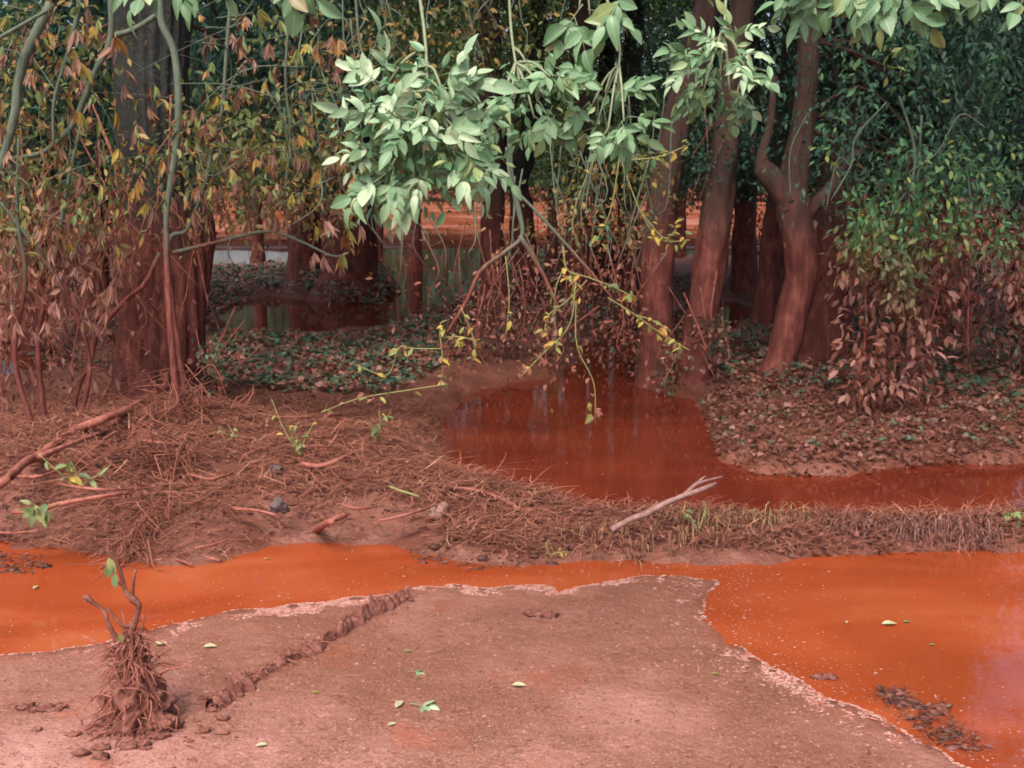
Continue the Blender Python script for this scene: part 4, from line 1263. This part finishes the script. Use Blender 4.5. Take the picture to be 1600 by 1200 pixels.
straw(mb, [(1100, 640), (1600, 650), (1700, 720), (1450, 724), (1300, 738), (1180, 734), (1120, 700)], 9000, r, (0.03, 0.14), 0.002, 0.05)
tag(mb.obj('straw_debris', M_STRAW, None, False), 'straw among the leaves of the right bank', 'debris', kind='stuff')
mb = MB()
straw(mb, [(-100, 1060), (300, 1040), (700, 960), (1050, 960), (1250, 1100), (1400, 1200), (1300, 1300), (0, 1300)], 900, r, (0.01, 0.05), 0.0016, 0.004, 1.5, 0.05)
tag(mb.obj('straw_debris', M_STRAW, None, False), 'scattered straw bits on the silt flat', 'debris', kind='stuff')


# ------------------------------------------------------------------ drooping grass on the low ridge
def hang_blades(mb, P, n, r, length, towards=(0, -1, 0), up=0.5, width=0.004, tone=(0, 1)):
    base = P[r.integers(0, len(P), n)] + r.normal(0, 0.02, (n, 3)) * [1, 1, 0.3]
    L = r.uniform(*length, n)[:, None]
    h = norm(np.array(towards) + r.normal(0, 0.95, (n, 3)) * [1, 0.8, 0])
    p1 = base + (h * 0.35 + np.array([0, 0, up])) * L * 0.5
    p2 = p1 + (h * 0.6 + np.array([0, 0, -0.15])) * L * 0.35
    p3 = p2 + (h * 0.25 + np.array([0, 0, -0.9])) * L * 0.4
    p3[:, 2] = np.maximum(p3[:, 2], 0.004)
    s = norm(np.cross(h, [0, 0, 1])) * width * r.uniform(0.6, 1.4, (n, 1))
    V = np.stack([base - s, base + s, p1 - s, p1 + s, p2 - s * .8, p2 + s * .8, p3 - s * .2, p3 + s * .2], 1).reshape(-1, 3)
    o_ = (np.arange(n) * 8)[:, None]
    mb.add(V, np.concatenate([o_ + [0, 1, 3, 2], o_ + [2, 3, 5, 4], o_ + [4, 5, 7, 6]]), np.repeat(r.uniform(tone[0], tone[1], n), 8))


def line_pts(pts, lift=0.0, m=16):
    W = np.array([on_ground(a, b) for a, b in pts])
    Q = catmull(W, m)
    Q[:, 2] = np.maximum(ground_h(Q[:, :2]), 0) + lift
    return Q


M_GRASS = mat_plain('muddy_grass', [(0.1, (0.12, 0.05, 0.035)), (0.4, (0.22, 0.10, 0.06)), (0.7, (0.26, 0.20, 0.08)), (0.95, (0.24, 0.27, 0.10))], 12, 0.6, 0, True)
M_ROOT = mat_plain('mauve_muddy_roots', [(0.1, (0.07, 0.03, 0.026)), (0.5, (0.17, 0.075, 0.062)), (0.9, (0.32, 0.15, 0.125))], 12, 0.7, 0, True)
r = np.random.default_rng(220)


def scatter_line(pts, spread, lift, n=260):
    Q = line_pts(pts, 0, 24)
    P = Q[r.integers(0, len(Q), n)] + np.column_stack([r.normal(0, 0.05, n), r.normal(0, spread, n), np.zeros(n)])
    keep = vnoise(P[:, 0] * 5, P[:, 1] * 5, seed=31) + 0.3 * r.normal(size=n) > 0.0
    P = P[keep]
    P[:, 2] = np.maximum(ground_h(P[:, :2]), 0) + lift * r.random(len(P))
    return P


mb = MB()
hang_blades(mb, scatter_line([(1040, 818), (1110, 814), (1190, 815), (1265, 815)], 0.08, 0.05, 420), 190, r, (0.03, 0.2), tone=(0.0, 0.95), width=0.002)
hang_blades(mb, scatter_line([(870, 835), (960, 842), (1050, 838), (1130, 832)], 0.12, 0.02, 420), 170, r, (0.03, 0.2), up=0.8, tone=(0.0, 0.75), width=0.002)
hang_blades(mb, scatter_line([(700, 760), (860, 790), (1000, 812), (1300, 818), (1580, 810)], 0.12, 0.02), 160, r, (0.03, 0.12), up=0.7, tone=(0.0, 0.5), width=0.002)
tag(mb.obj('grass_fringe', M_GRASS, None, False), 'olive grass drooping over the middle of the low ridge', 'grass', kind='stuff')
mb = MB()
hang_blades(mb, scatter_line([(1290, 826), (1400, 828), (1500, 834), (1570, 830)], 0.08, 0.06, 600), 480, r, (0.03, 0.17), tone=(0, 0.7), width=0.0022)
tag(mb.obj('root_fringe', M_ROOT, None, False), 'mauve muddy root fringe at the right end of the low ridge', 'roots', kind='stuff')
mb = MB()
for (pts_, sp_, lf_, n_) in (([(150, 640), (240, 650), (330, 655)], 0.14, 0.3, 150), ([(190, 700), (240, 720), (290, 715)], 0.2, 0.18, 150), ([(205, 770), (235, 790), (265, 780)], 0.12, 0.1, 80)):
    B_ = scatter_line(pts_, sp_, lf_, 400)
    for i in range(n_):
        b_ = B_[int(r.integers(len(B_)))]
        L_ = r.uniform(0.08, 0.38)
        d_ = norm(np.array([r.normal(0, 0.6), r.normal(-0.5, 0.4), r.normal(-0.4, 0.5)]))
        e_ = b_ + d_ * L_; e_[2] = max(e_[2], max(gh(e_[0], e_[1]), 0) + 0.004)
        m_ = (b_ + e_) / 2 + r.normal(0, 0.25 * L_, 3); m_[2] = max(m_[2], max(gh(m_[0], m_[1]), 0) + 0.004)
        Q_ = catmull(np.array([b_, m_, e_]), 4); w_ = r.uniform(0.0015, 0.0045)
        tube(mb, Q_, np.linspace(w_, w_ * 0.4, len(Q_)), 4, rnd=r.random() * 0.8)
tag(mb.obj('root_fringe', M_STRAW, None, False), 'matted red root fibres spilling from the massive trunk', 'roots', kind='stuff')


# ------------------------------------------------------------------ clods, stump, sticks and stones
def lump(mb, c, rad, seed, rough=0.5, nu=12, nv=8, freq=1.6, rnd=0.5):
    u = np.linspace(0, 2 * math.pi, nu, endpoint=False); v = np.linspace(0.12, math.pi - 0.12, nv)
    U, Vv = np.meshgrid(u, v)
    n = np.stack([np.cos(U) * np.sin(Vv), np.sin(U) * np.sin(Vv), np.cos(Vv)], -1).reshape(-1, 3)
    k = 1 + rough * fbm(n[:, 0] * freq + seed, n[:, 1] * freq, n[:, 2] * freq, seed=seed, oct=3)
    P = n * k[:, None] * np.asarray(rad) + np.asarray(c)
    idx = np.arange(nu * nv).reshape(nv, nu)
    q = np.stack([idx[:-1], np.roll(idx[:-1], -1, 1), np.roll(idx[1:], -1, 1), idx[1:]], -1).reshape(-1, 4)
    top = P[idx[0]].mean(0); bot = P[idx[-1]].mean(0)
    V = np.vstack([P, top, bot])
    a = idx[0]; b = idx[-1]
    mb.add(V, [q, np.stack([np.roll(a, -1), a, np.full(nu, nu * nv)], -1), np.stack([b, np.roll(b, -1), np.full(nu, nu * nv + 1)], -1)], rnd)


def strands(mb, P, n, r, length, width=0.003, down=0.6):
    b = P[r.integers(0, len(P), n)]
    d = norm(np.column_stack([r.normal(size=n), r.normal(size=n) - 0.5, r.normal(size=n) * 0.5 - down]))
    for i in range(n):
        L = r.uniform(*length)
        e = b[i] + d[i] * L
        e[2] = max(e[2], max(gh(e[0], e[1]), 0) + 0.004)
        m = (b[i] + e) / 2 + r.normal(0, 0.1 * L, 3) + [0, 0, 0.12 * L]
        Q = catmull(np.array([b[i], m, e]), 3)
        w = width * r.uniform(0.5, 1.6)
        tube(mb, Q, np.linspace(w, w * 0.4, len(Q)), 4)


def single(name, label, cat, mb, mat, origin, group=None, sm=True):
    o = mb.obj(name, mat, None, sm, origin=origin)
    return tag(o, label, cat, group)


r = np.random.default_rng(230)
path = line_pts([(335, 1108), (352, 1088), (400, 1060), (470, 1022), (540, 985), (600, 952), (640, 930)], 0.0, 14)
t = thing('mud_ridge', path[0], 'crooked ridge of clotted red mud across the silt flat', 'mud')
mb = MB()
PP = catmull(path[::4], 10)
T_ = norm(np.gradient(PP, axis=0)); S_ = norm(np.cross(T_, [0, 0, 1]))
lat = np.linspace(-1, 1, 17)
ln = np.concatenate([[0], np.cumsum(np.linalg.norm(np.diff(PP, axis=0), axis=1))])
LN, LA = np.meshgrid(ln, lat, indexing='ij')
wd = 0.036 * (1 + 1.1 * fbm(ln * 11, 0 * ln, seed=51))[:, None]
X_ = PP[:, None, :] + S_[:, None, :] * (LA * wd + 0.03 * fbm(LN * 9, LA * 0.4, seed=52) + 0.014 * fbm(LN * 26, LA * 0.8, seed=58))[..., None]
nz = fbm(LN * 38, LA * 2.2, seed=53, oct=5)
hh = np.clip(1.0 + 1.5 * fbm(LN * 7, 0 * LN, seed=57), 0.2, 1.7) * np.clip(1 - LA ** 2, 0, 1) ** 0.6 * (0.026 + 0.042 * np.abs(nz) + 0.022 * fbm(LN * 12, LA, seed=54)) - 0.012 * (np.abs(LA) > 0.99)
X_[..., 2] = np.maximum(ground_h(X_.reshape(-1, 3)[:, :2]).reshape(hh.shape), 0) + hh
idx = np.arange(hh.size).reshape(hh.shape)
mb.add(X_.reshape(-1, 3), np.stack([idx[:-1, :-1], idx[1:, :-1], idx[1:, 1:], idx[:-1, 1:]], -1).reshape(-1, 4))
for i in range(26):
    p = path[int(r.integers(len(path)))] + r.normal(0, 0.04, 3) * [1, 1, 0]
    s_ = r.uniform(0.004, 0.012)
    p[2] = max(gh(p[0], p[1]), 0) + s_ * 0.3
    lump(mb, p, np.array([s_ * 1.6, s_, s_ * 0.7]), 40 + i, 1.5, 10, 8, 2.6)
mb.obj('clods', M_CLOD, t)
mb = MB(); strands(mb, path + [0, 0, 0.02], 150, r, (0.03, 0.10), 0.0018, 0.5)
tag(mb.obj('rootlets', M_MUDWOOD, t), kind='stuff')

# uprooted plant
foot = on_ground(205, 1145)
Yp = foot[1]
t = thing('uprooted_plant', foot, 'mud-smothered uprooted plant with bare twisted stems on the silt flat', 'plant')
mb = MB()
A = [at(a, b, Yp + dy) for a, b, dy in ((190, 1080, 0.05), (215, 1060, 0.08), (205, 1035, 0.1), (235, 1105, 0.03), (170, 1120, 0), (205, 1130, 0), (150, 1140, 0), (240, 1140, 0.02), (185, 1020, 0.1), (250, 1075, 0.08))]
top_ = at(205, 990, Yp + 0.08); nh, na = 44, 64
tz = np.linspace(0, 1, nh); an = np.linspace(0, 2 * math.pi, na, endpoint=False)
TZ, AN = np.meshgrid(tz, an, indexing='ij')
base_ = foot + np.array([0, 0.06, -0.02])
prof = 0.088 * (1 - TZ) ** 1.5 + 0.019
nz = fbm(np.cos(AN) * 3.2, np.sin(AN) * 3.2, TZ * 8, seed=61, oct=5)
nz2 = 1 - np.abs(fbm(np.cos(AN) * 4, np.sin(AN) * 4, TZ * 3.5, seed=66, oct=4)) * 2.2
RR_ = prof * (1 + 1.15 * nz + 0.4 * nz2 - 0.15)
CX = base_[None, None, :] * (1 - TZ[..., None]) + top_[None, None, :] * TZ[..., None]
X_ = CX + np.stack([np.cos(AN) * RR_ * 1.05, np.sin(AN) * RR_ * 0.8, 0.05 * nz], -1)
idx = np.arange(nh * na).reshape(nh, na)
mb.add(X_.reshape(-1, 3), np.stack([idx[:-1], np.roll(idx[:-1], -1, 1), np.roll(idx[1:], -1, 1), idx[1:]], -1).reshape(-1, 4))
SURF = X_.reshape(-1, 3)
for i in range(40):
    a = foot + np.array([r.normal(0, 0.11), r.normal(0, 0.07), 0])
    s_ = r.uniform(0.006, 0.017)
    a[2] = max(gh(a[0], a[1]), 0) + s_ * 0.3
    lump(mb, a, np.array([s_ * 1.7, s_, s_ * 0.8]), 180 + i, 1.5, 10, 8, 2.6)
mb.obj('root_ball', M_CLOD, t)
mb = MB(); strands(mb, SURF[::3][SURF[::3, 2] > SURF[:, 2].mean()], 50, r, (0.05, 0.14), 0.0028, -0.5)
strands(mb, SURF[SURF[:, 1] < foot[1] + 0.1], 330, r, (0.03, 0.13), 0.0026, 0.8)
tag(mb.obj('roots', M_MUDWOOD, t), kind='stuff')
for i, pts in enumerate([[(205, 1040, 7), (209, 1010, 5), (207, 985, 6), (213, 955, 4.5), (207, 932, 7), (194, 918, 3.5), (183, 885, 3.2), (176, 862, 2.6), (170, 845, 2)],
                         [(197, 1030, 5), (190, 1000, 4.5), (172, 972, 3.5), (158, 955, 3.5), (147, 940, 3), (138, 932, 6), (130, 930, 3)],
                         [(212, 965, 4), (200, 977, 3), (186, 970, 3), (168, 950, 2)], [(225, 1050, 4), (236, 1030, 3), (230, 1000, 2)],
                         [(207, 932, 3), (215, 915, 2.5), (212, 890, 2)], [(192, 915, 2.5), (178, 905, 2), (172, 885, 1.6), (174, 860, 1.4)]]):
    stem(t, pts, Yp + 0.08, M_CLOD, 'stem', 9, 0.006, 240 + i)
for i, (a, b) in enumerate(((174, 880), (180, 895), (170, 872))):
    place('leaf', FLEAF[i % 2], t, at(a, b, Yp + 0.05), (0.3 * (i - 1), -0.2, -0.8), (0, -1, 0.3), 0.05)
place('pale_scrap', YLEAF[0], t, at(188, 990, Yp), (0.05, -0.1, -1), (0, -1, 0.2), 0.035)


def stick(name, label, pts, mat, cat='branch', n=8, lift=0.0, forks=(), seed=1, group=None, z=None):
    W, R = [], []
    for p in pts:
        w = on_ground(p[0], p[1], (p[3] if len(p) > 3 else 0) + lift)
        W.append(w); R.append(rpx(p[2], w[1]))
    Q, RR = interp_path(np.array(W), np.array(R), 6)
    t = thing(name, W[0], label, cat, group)
    mb = MB(); tube(mb, Q, RR, n, 0.25, seed); mb.obj('stem', mat, t)
    for k, fp in enumerate(forks):
        W2 = [on_ground(p[0], p[1], (p[3] if len(p) > 3 else 0) + lift) for p in fp]
        Q2, R2 = interp_path(np.array(W2), np.array([rpx(p[2], w[1]) for p, w in zip(fp, W2)]), 5)
        mb = MB(); tube(mb, Q2, R2, 6, 0.25, seed + k + 1); mb.obj('side_branch', mat, t)
    return t


stick('driftwood', 'pale forked driftwood branch slanting out over the middle pool', [(955, 828, 5.5, 0.05), (985, 812, 5, 0.08), (1010, 802, 5.5, 0.10), (1050, 782, 4.8, 0.16), (1090, 767, 4.2, 0.20), (1118, 756, 3.4, 0.22)], M_WOODPALE,
      forks=[[(1040, 789, 3.2, 0.14), (1070, 772, 3, 0.19), (1092, 755, 2.6, 0.22), (1128, 745, 1.8, 0.24)], [(1060, 780, 2.8, 0.17), (1082, 760, 2.4, 0.2), (1102, 744, 1.6, 0.24)]], seed=301)
stick('fallen_limb', 'dark fallen limb lying from the left edge to the massive trunk', [(-60, 775, 8, 0.02), (0, 756, 8, 0.03), (40, 722, 7, 0.05), (62, 712, 8, 0.04), (110, 676, 7, 0.06), (160, 655, 7, 0.07), (202, 639, 6, 0.08), (240, 615, 5, 0.1)], M_MUDWOOD, n=10, seed=302,
      forks=[[(60, 714, 5, 0.08), (120, 690, 4, 0.12), (180, 668, 3, 0.12)]])
stick('fallen_stick', 'short dark stick at the water edge of the left bank', [(458, 848, 7, 0.0), (485, 832, 7, 0.01), (515, 815, 6, 0.02), (540, 805, 5, 0.02)], M_MUDWOOD, seed=303)
stick('fallen_stick', 'curved stick on the straw right of the yellow sprig', [(470, 725, 4, 0.03), (500, 728, 4, 0.04), (530, 718, 4, 0.05), (550, 708, 3, 0.05)], M_MUDWOOD, seed=304, forks=[[(490, 728, 3, 0.03), (478, 745, 3, 0.02)]])
stick('fallen_stick', 'long thin stick leaning at the pool corner of the debris', [(690, 760, 3, 0.02), (760, 770, 3, 0.05), (820, 800, 3, 0.03), (870, 830, 3, 0.02)], M_MUDWOOD, seed=305)
stick('fallen_stick', 'pale stick half sunk in the mud below the debris corner', [(760, 838, 2.4, 0.0), (800, 832, 2.6, 0.006), (850, 836, 2.4, 0.006), (895, 832, 1.8, 0.0)], M_WOODPALE, seed=306)
stick('fallen_stick', 'straight pale straw stick by the pool corner', [(608, 760, 2, 0.04), (630, 768, 2, 0.04), (655, 776, 2, 0.03)], MB_YEL, seed=307)
stick('fallen_stick', 'thin reddish twigs washed up at the channel edge', [(240, 876, 3, 0.01), (300, 868, 3, 0.02), (345, 876, 3, 0.01)], M_MUDWOOD, seed=308, forks=[[(270, 872, 2, 0.02), (300, 882, 2, 0.02)]])
stick('fallen_stick', 'mud-caked branch on the straw left of the dark stone', [(20, 800, 4, 0.02), (60, 797, 4, 0.03), (90, 788, 4, 0.05), (160, 775, 3, 0.06), (200, 770, 3, 0.03)], M_MUDWOOD, seed=309)
# random washed-up sticks on the debris bank
rs = np.random.default_rng(310)
names_ = ['thin muddy stick on the straw, %s' % w for w in (
    'left of the root fibres', 'below the fallen limb', 'under the massive trunk', 'beside the yellow sprig', 'nearest the dark stone', 'nearest the pink stone',
    'at the bank corner by the middle pool', 'just above the orange channel', 'between the two stones', 'at the far left of the bank', 'below the ivy carpet', 'right of the root fibres')]
spots = [(150, 760), (60, 740), (250, 690), (500, 700), (400, 800), (640, 800), (660, 720), (330, 850), (560, 790), (20, 830), (480, 650), (330, 740)]
for i, ((a, b), nm) in enumerate(zip(spots, names_)):
    an = rs.normal(0, 0.5); L = rs.uniform(25, 60)
    dx, dy = math.cos(an) * L, math.sin(an) * L * 0.45
    stick('fallen_stick', nm, [(a - dx, b - dy, 2.6, 0.03), (a, b + rs.normal(0, 4), 2.6, 0.05), (a + dx, b + dy, 1.8, 0.03)], M_MUDWOOD, seed=320 + i, n=6, group='thin sticks on the left bank')

for lab, a, b, rx, rz, mat, sd in (('blocky dark grey stone on the left bank', 437, 797, 13, 11, M_STONE, 401), ('pinkish lump of stone at the bank corner', 684, 806, 15, 12, M_PINKSTONE, 402),
                                   ('small grey stone by the curved stick', 432, 738, 11, 8, M_STONE, 403), ('flat dark stone near the channel edge', 548, 832, 16, 8, M_STONE, 404)):
    p = on_ground(a, b)
    mb = MB(); R_ = rpx(rx, p[1])
    lump(mb, p + [0, 0, rpx(rz, p[1]) * 0.6], np.array([R_, R_ * 0.9, rpx(rz, p[1])]), sd, 1.0, 20, 14, 1.9)
    single('stone', lab, 'stone', mb, mat, p, 'stones in the debris')
# small mud clod and nicks on the flat
for lab, a, b, w, h in (('small raised mud clod in the middle of the silt flat', 855, 962, 26, 8), ('tiny dark clod at the rim of the right pool', 1288, 1060, 14, 7), ('broken clod far left on the silt flat', 60, 1110, 34, 9)):
    p = on_ground(a, b)
    mb = MB()
    for k in range(9):
        c = p + np.array([rng.uniform(-1, 1) * rpx(w, p[1]), rng.normal(0, 0.008), 0.004]); s_ = rpx(h, p[1]) * rng.uniform(0.5, 1)
        lump(mb, c, np.array([s_ * 1.6, s_, s_ * 0.6]), 420 + k, 1.6, 12, 9, 2.6)
    single('mud_clod', lab, 'clod', mb, M_CLOD, p, 'mud clods on the silt flat')


# ------------------------------------------------------------------ sprigs on the bank, leaves on the flat and water
def sprig(label, a, b, h, n, seed, mesh, size, col=MB_YEL, lean=0.3, group='sprigs standing in the debris'):
    r = np.random.default_rng(seed)
    p = on_ground(a, b)
    t = thing('sprig', p, label, 'sprig', group)
    for k in range(n):
        d = np.array([r.normal(0, lean), r.normal(0, lean) - 0.1, 1.0]) * h * r.uniform(0.6, 1)
        Q = catmull(np.array([p, p + d * 0.5 + r.normal(0, 0.02, 3), p + d + r.normal(0, 0.03, 3) + [r.normal(0, 0.06), 0, -0.03]]), 5)
        mb = MB(); tube(mb, Q, np.linspace(0.004, 0.002, len(Q)), 5); mb.obj('stem', col, t)
        twig_leaves(t, Q, 4, r, size * 0.75, mesh, 0.7, 0.03)


sprig('yellow-green sprig standing on the straw right of massive trunk', 470, 715, 0.32, 5, 501, YLEAF + FLEAF, 0.05)
sprig('fresh green sprig on the far left of the debris', 122, 760, 0.24, 4, 502, FLEAF + YLEAF[:1], 0.07)
sprig('low pale green sprig near the left edge above channel', 62, 800, 0.10, 4, 503, FLEAF, 0.08, lean=0.9)
sprig('tiny sprig beside the root fibres', 352, 690, 0.14, 2, 504, FLEAF, 0.04)
sprig('green and red sprig at the ivy carpet corner', 590, 690, 0.22, 4, 505, FLEAF + YLEAF[:1], 0.05)
sprig('small yellow sprout on the ridge by the channel', 862, 876, 0.07, 3, 506, YLEAF, 0.03)
sprig('upright green sprig in the drooping grass', 1090, 835, 0.2, 3, 507, FLEAF, 0.04)
sprig('green shoot on the right end of low ridge', 1570, 822, 0.08, 4, 508, FLEAF, 0.05, lean=0.8)


def flat_leaf(label, a, b, size, me, ang, group, name='fallen_leaf', water=False):
    p = on_ground(a, b) if not water else gnd(a, b, 0.0)
    p = p + np.array([0, 0, 0.006])
    o = place(name, me, None, p, (math.cos(ang), math.sin(ang), 0.05), (0.1, -0.1, 1), size)
    tag(o, label, 'leaf', group)


PLEAF = leaflet_mesh('leaf', M_PALELEAF, 0.5, 4, 0.05, 0.12)
gF, gW = 'single leaves fallen on the silt flat', 'single leaves floating on the red water'
flat_leaf('bright yellow leaf on the silt below the mud ridge', 487, 1084, 0.028, YLEAF[0], 0.3, gF)
flat_leaf('small yellow leaf above the green leaf stalk on the silt', 633, 1020, 0.03, YLEAF[1], 0.1, gF)
flat_leaf('yellow leaf on the right of the silt flat', 1112, 1054, 0.03, YLEAF[0], 0.0, gF)
flat_leaf('pale dry leaf lying left of the plucked compound leaf', 618, 1108, 0.05, PLEAF, 1.2, gF)
flat_leaf('small grey-pale leaf below the plucked compound leaf', 606, 1136, 0.03, PLEAF, 0.5, gF)
flat_leaf('pale leaf strip at the centre of the silt flat', 800, 1073, 0.05, PLEAF, -0.1, gF)
flat_leaf('pale leaf by the mud line right of uprooted plant', 318, 1013, 0.05, PLEAF, 0.1, gF)
flat_leaf('pale leaf beside the uprooted plant', 240, 1010, 0.05, PLEAF, 0.4, gF)
flat_leaf('dull pale leaf at the bottom of the silt flat', 400, 1168, 0.035, PLEAF, 0.2, gF)
flat_leaf('yellow leaf floating in the orange channel', 412, 876, 0.05, YLEAF[0], 0.8, gW, 'floating_leaf', True)
flat_leaf('rusty leaf floating right of the yellow one in the channel', 515, 884, 0.05, PALM[0], 0.1, gW, 'floating_leaf', True)
flat_leaf('pale scrap floating at the left of the channel', 52, 922, 0.035, PLEAF, 1.4, gW, 'floating_leaf', True)
flat_leaf('green leaf on a straw in the right pool', 1412, 974, 0.035, FLEAF[0], 0.4, gW, 'floating_leaf', True)
flat_leaf('pale stalk floating left of the green leaf in right pool', 1378, 977, 0.06, PLEAF, 0.0, gW, 'floating_leaf', True)
flat_leaf('small pale leaf floating in the right pool', 1322, 976, 0.025, PLEAF, 1.1, gW, 'floating_leaf', True)
flat_leaf('green speck of leaf floating lower in the right pool', 1452, 1010, 0.025, FLEAF[1], 0.2, gW, 'floating_leaf', True)
flat_leaf('pale leaf at the tip of the silt flat', 1034, 903, 0.025, PLEAF, 0.5, gF)
r = np.random.default_rng(520)
p = on_ground(640, 1103)
t = compound_leaf(None, p + [0, 0, 0.01], (1, -0.15, 0.0), (0, 0, 1), 0.13, r, name='plucked_leaf', pale=True); tag(t, 'pale plucked compound leaf lying on the silt', 'leaf')
p = on_ground(636, 1052)
t = compound_leaf(None, p + [0, 0, 0.01], (1, 0.05, 0.0), (0, 0, 1), 0.09, r, name='plucked_leaf', drop=0.35); tag(t, 'greener plucked compound leaf nearer the mud ridge', 'leaf')

# ------------------------------------------------------------------ scum along the water line and flecks on the water
def discs(mb, P, R_, r, h=0.3):
    n = len(P)
    a = np.linspace(0, 2 * math.pi, 6, endpoint=False)
    rr = R_[:, None] * r.uniform(0.6, 1.3, (n, 6))
    V = np.zeros((n, 7, 3))
    V[:, :6, 0] = P[:, None, 0] + np.cos(a) * rr * 1.3
    V[:, :6, 1] = P[:, None, 1] + np.sin(a) * rr
    V[:, :6, 2] = P[:, None, 2]
    V[:, 6] = P; V[:, 6, 2] += R_ * h
    f = np.array([[i, (i + 1) % 6, 6] for i in range(6)])
    mb.add(V.reshape(-1, 3), (f[None] + (np.arange(n) * 7)[:, None, None]).reshape(-1, 3), np.repeat(r.random(n), 7))


r = np.random.default_rng(530)
E = np.array([gnd(a, b)[:2] for a, b in SILT_EDGE])
seg = np.linalg.norm(np.diff(E, axis=0), axis=1)
cum = np.concatenate([[0], np.cumsum(seg)])
u = r.random(90000) * cum[-1]
Q = np.column_stack([np.interp(u, cum, E[:, 0]), np.interp(u, cum, E[:, 1])]) + r.normal(0, 0.07, (90000, 2))
H = ground_h(Q)
wid = 0.0012 + 0.003 * np.clip(0.5 + vnoise(Q[:, 0] * 2.2, Q[:, 1] * 2.2, seed=8), 0, 1.4)
k = (np.abs(H - 0.0012) < wid) & (r.random(len(Q)) < np.where(Q[:, 0] > 0.5, 0.30, 0.8) * smooth(-0.35, 0.35, fbm(Q[:, 0] * 5, Q[:, 1] * 5, seed=18) + 0.15))
P = np.column_stack([Q[k], np.maximum(H[k], 0) + 0.001])
mb = MB(); discs(mb, P, r.uniform(0.0025, 0.0065, len(P)), r)
print('scum', len(P))
# a second, older line higher on the flat round the tip
k = (np.abs(H - 0.0105) < 0.0014) & (Q[:, 0] > 0.6) & (r.random(len(Q)) < 0.3)
P = np.column_stack([Q[k], H[k] + 0.001])
discs(mb, P, r.uniform(0.002, 0.005, len(P)), r)
tag(mb.obj('scum_line', M_FOAM, None, True), 'pale pink scum along the edge of the silt flat', 'scum', kind='stuff')

mb = MB()
Q = sample_poly(W1, 60000, r)
Q = Q[(Q[:, 1] < 6) & (np.abs(Q[:, 0]) < 4)]
d = sdist(Q, W1)
dens = 0.06 + (0.6 + 2.0 * (Q[:, 0] > 0.5)) * smooth(0.45, 0.0, -sdist(Q, SILT)) + 0.12 * np.clip(vnoise(Q[:, 0] * 3, Q[:, 1] * 3, seed=14), 0, 1)
Q = Q[(r.random(len(Q)) < dens * 0.11) & (d > 0.02)]
discs(mb, np.column_stack([Q, np.full(len(Q), 0.001)]), r.uniform(0.0008, 0.0028, len(Q)) * r.choice([1, 1, 1, 1, 1.9], len(Q)), r)
Q = sample_poly(W2, 160, r)
discs(mb, np.column_stack([Q, np.full(len(Q), 0.001)]), r.uniform(0.002, 0.006, len(Q)), r)
tag(mb.obj('floating_flecks', M_FOAM, None, True), 'pale flecks and bubbles floating on the red water', 'flecks', kind='stuff')

mb = MB()
Q = sample_poly(poly_g([(-150, 1040), (300, 1000), (620, 945), (900, 930), (1050, 925), (1090, 980), (1250, 1085), (1450, 1190), (1500, 1320), (-150, 1320)]), 60000, r)
dn = np.clip(0.42 + 0.9 * fbm(Q[:, 0] * 1.6, Q[:, 1] * 1.6, seed=91), 0, 1) * smooth(4.8, 3.2, Q[:, 1])
Q = Q[r.random(len(Q)) < dn * 0.42]
discs(mb, np.column_stack([Q, ground_h(Q) - 0.0002]), r.uniform(0.0012, 0.0036, len(Q)) * r.choice([1, 1, 1, 1, 1, 2.0], len(Q)), r, 0.7)
tag(mb.obj('silt_grit', M_GRIT, None, False), 'pinkish grit and crumbs strewn on the silt flat', 'grit', kind='stuff')

# washed-up debris at the margins
r = np.random.default_rng(560)
for lab, poly, n1, n2, h_ in (
        ('muddy debris clump at the lower rim of the right pool', [(1400, 1110), (1470, 1100), (1530, 1150), (1540, 1180), (1450, 1165)], 260, 60, 0.012),
        ('small muddy debris clump farther up the right pool rim', [(1365, 1080), (1410, 1078), (1425, 1100), (1385, 1106)], 120, 26, 0.01),
        ('low muddy debris islet at the left end of the channel', [(-40, 868), (60, 866), (80, 884), (30, 900), (-40, 898)], 240, 60, 0.012),
        ('thin debris raft where the channel narrows', [(640, 858), (760, 868), (880, 866), (860, 884), (740, 892), (650, 878)], 380, 60, 0.008)):
    pg = poly_g(poly)
    mb = MB()
    Q = sample_poly(pg, n1, r)
    z = np.maximum(ground_h(Q), 0) + r.random(n1) * h_
    a = r.uniform(0, 6.28, n1)
    leaves(mb, np.column_stack([Q, z]), np.column_stack([np.cos(a), np.sin(a), r.normal(0, 0.2, n1)]), rvec(n1, r) * 0.3 + [0, 0, 1], r.uniform(0.02, 0.08, n1), 0.003, r.random(n1), DIAM)
    Q = sample_poly(pg, n2, r)
    z = np.maximum(ground_h(Q), 0) + 0.003 + r.random(n2) * h_
    a = r.uniform(0, 6.28, n2)
    leaves(mb, np.column_stack([Q, z]), np.column_stack([np.cos(a), np.sin(a), r.normal(0, 0.2, n2)]), rvec(n2, r) * 0.5 + [0, 0, 1], r.uniform(0.015, 0.04, n2), r.uniform(0.008, 0.02, n2), r.random(n2), LEAF6)
    for k_ in range(14):
        p = sample_poly(pg, 1, r)[0]; s_ = r.uniform(0.006, 0.016)
        lump(mb, np.array([p[0], p[1], max(gh(p[0], p[1]), 0) + s_ * 0.1]), np.array([s_ * 2, s_ * 1.2, s_ * 0.6]), 700 + k_, 1.3, 9, 7, 2.4, rnd=r.random() * 0.6)
    tag(mb.obj('debris_raft', M_LITTER, None, False), lab, 'debris', kind='stuff')
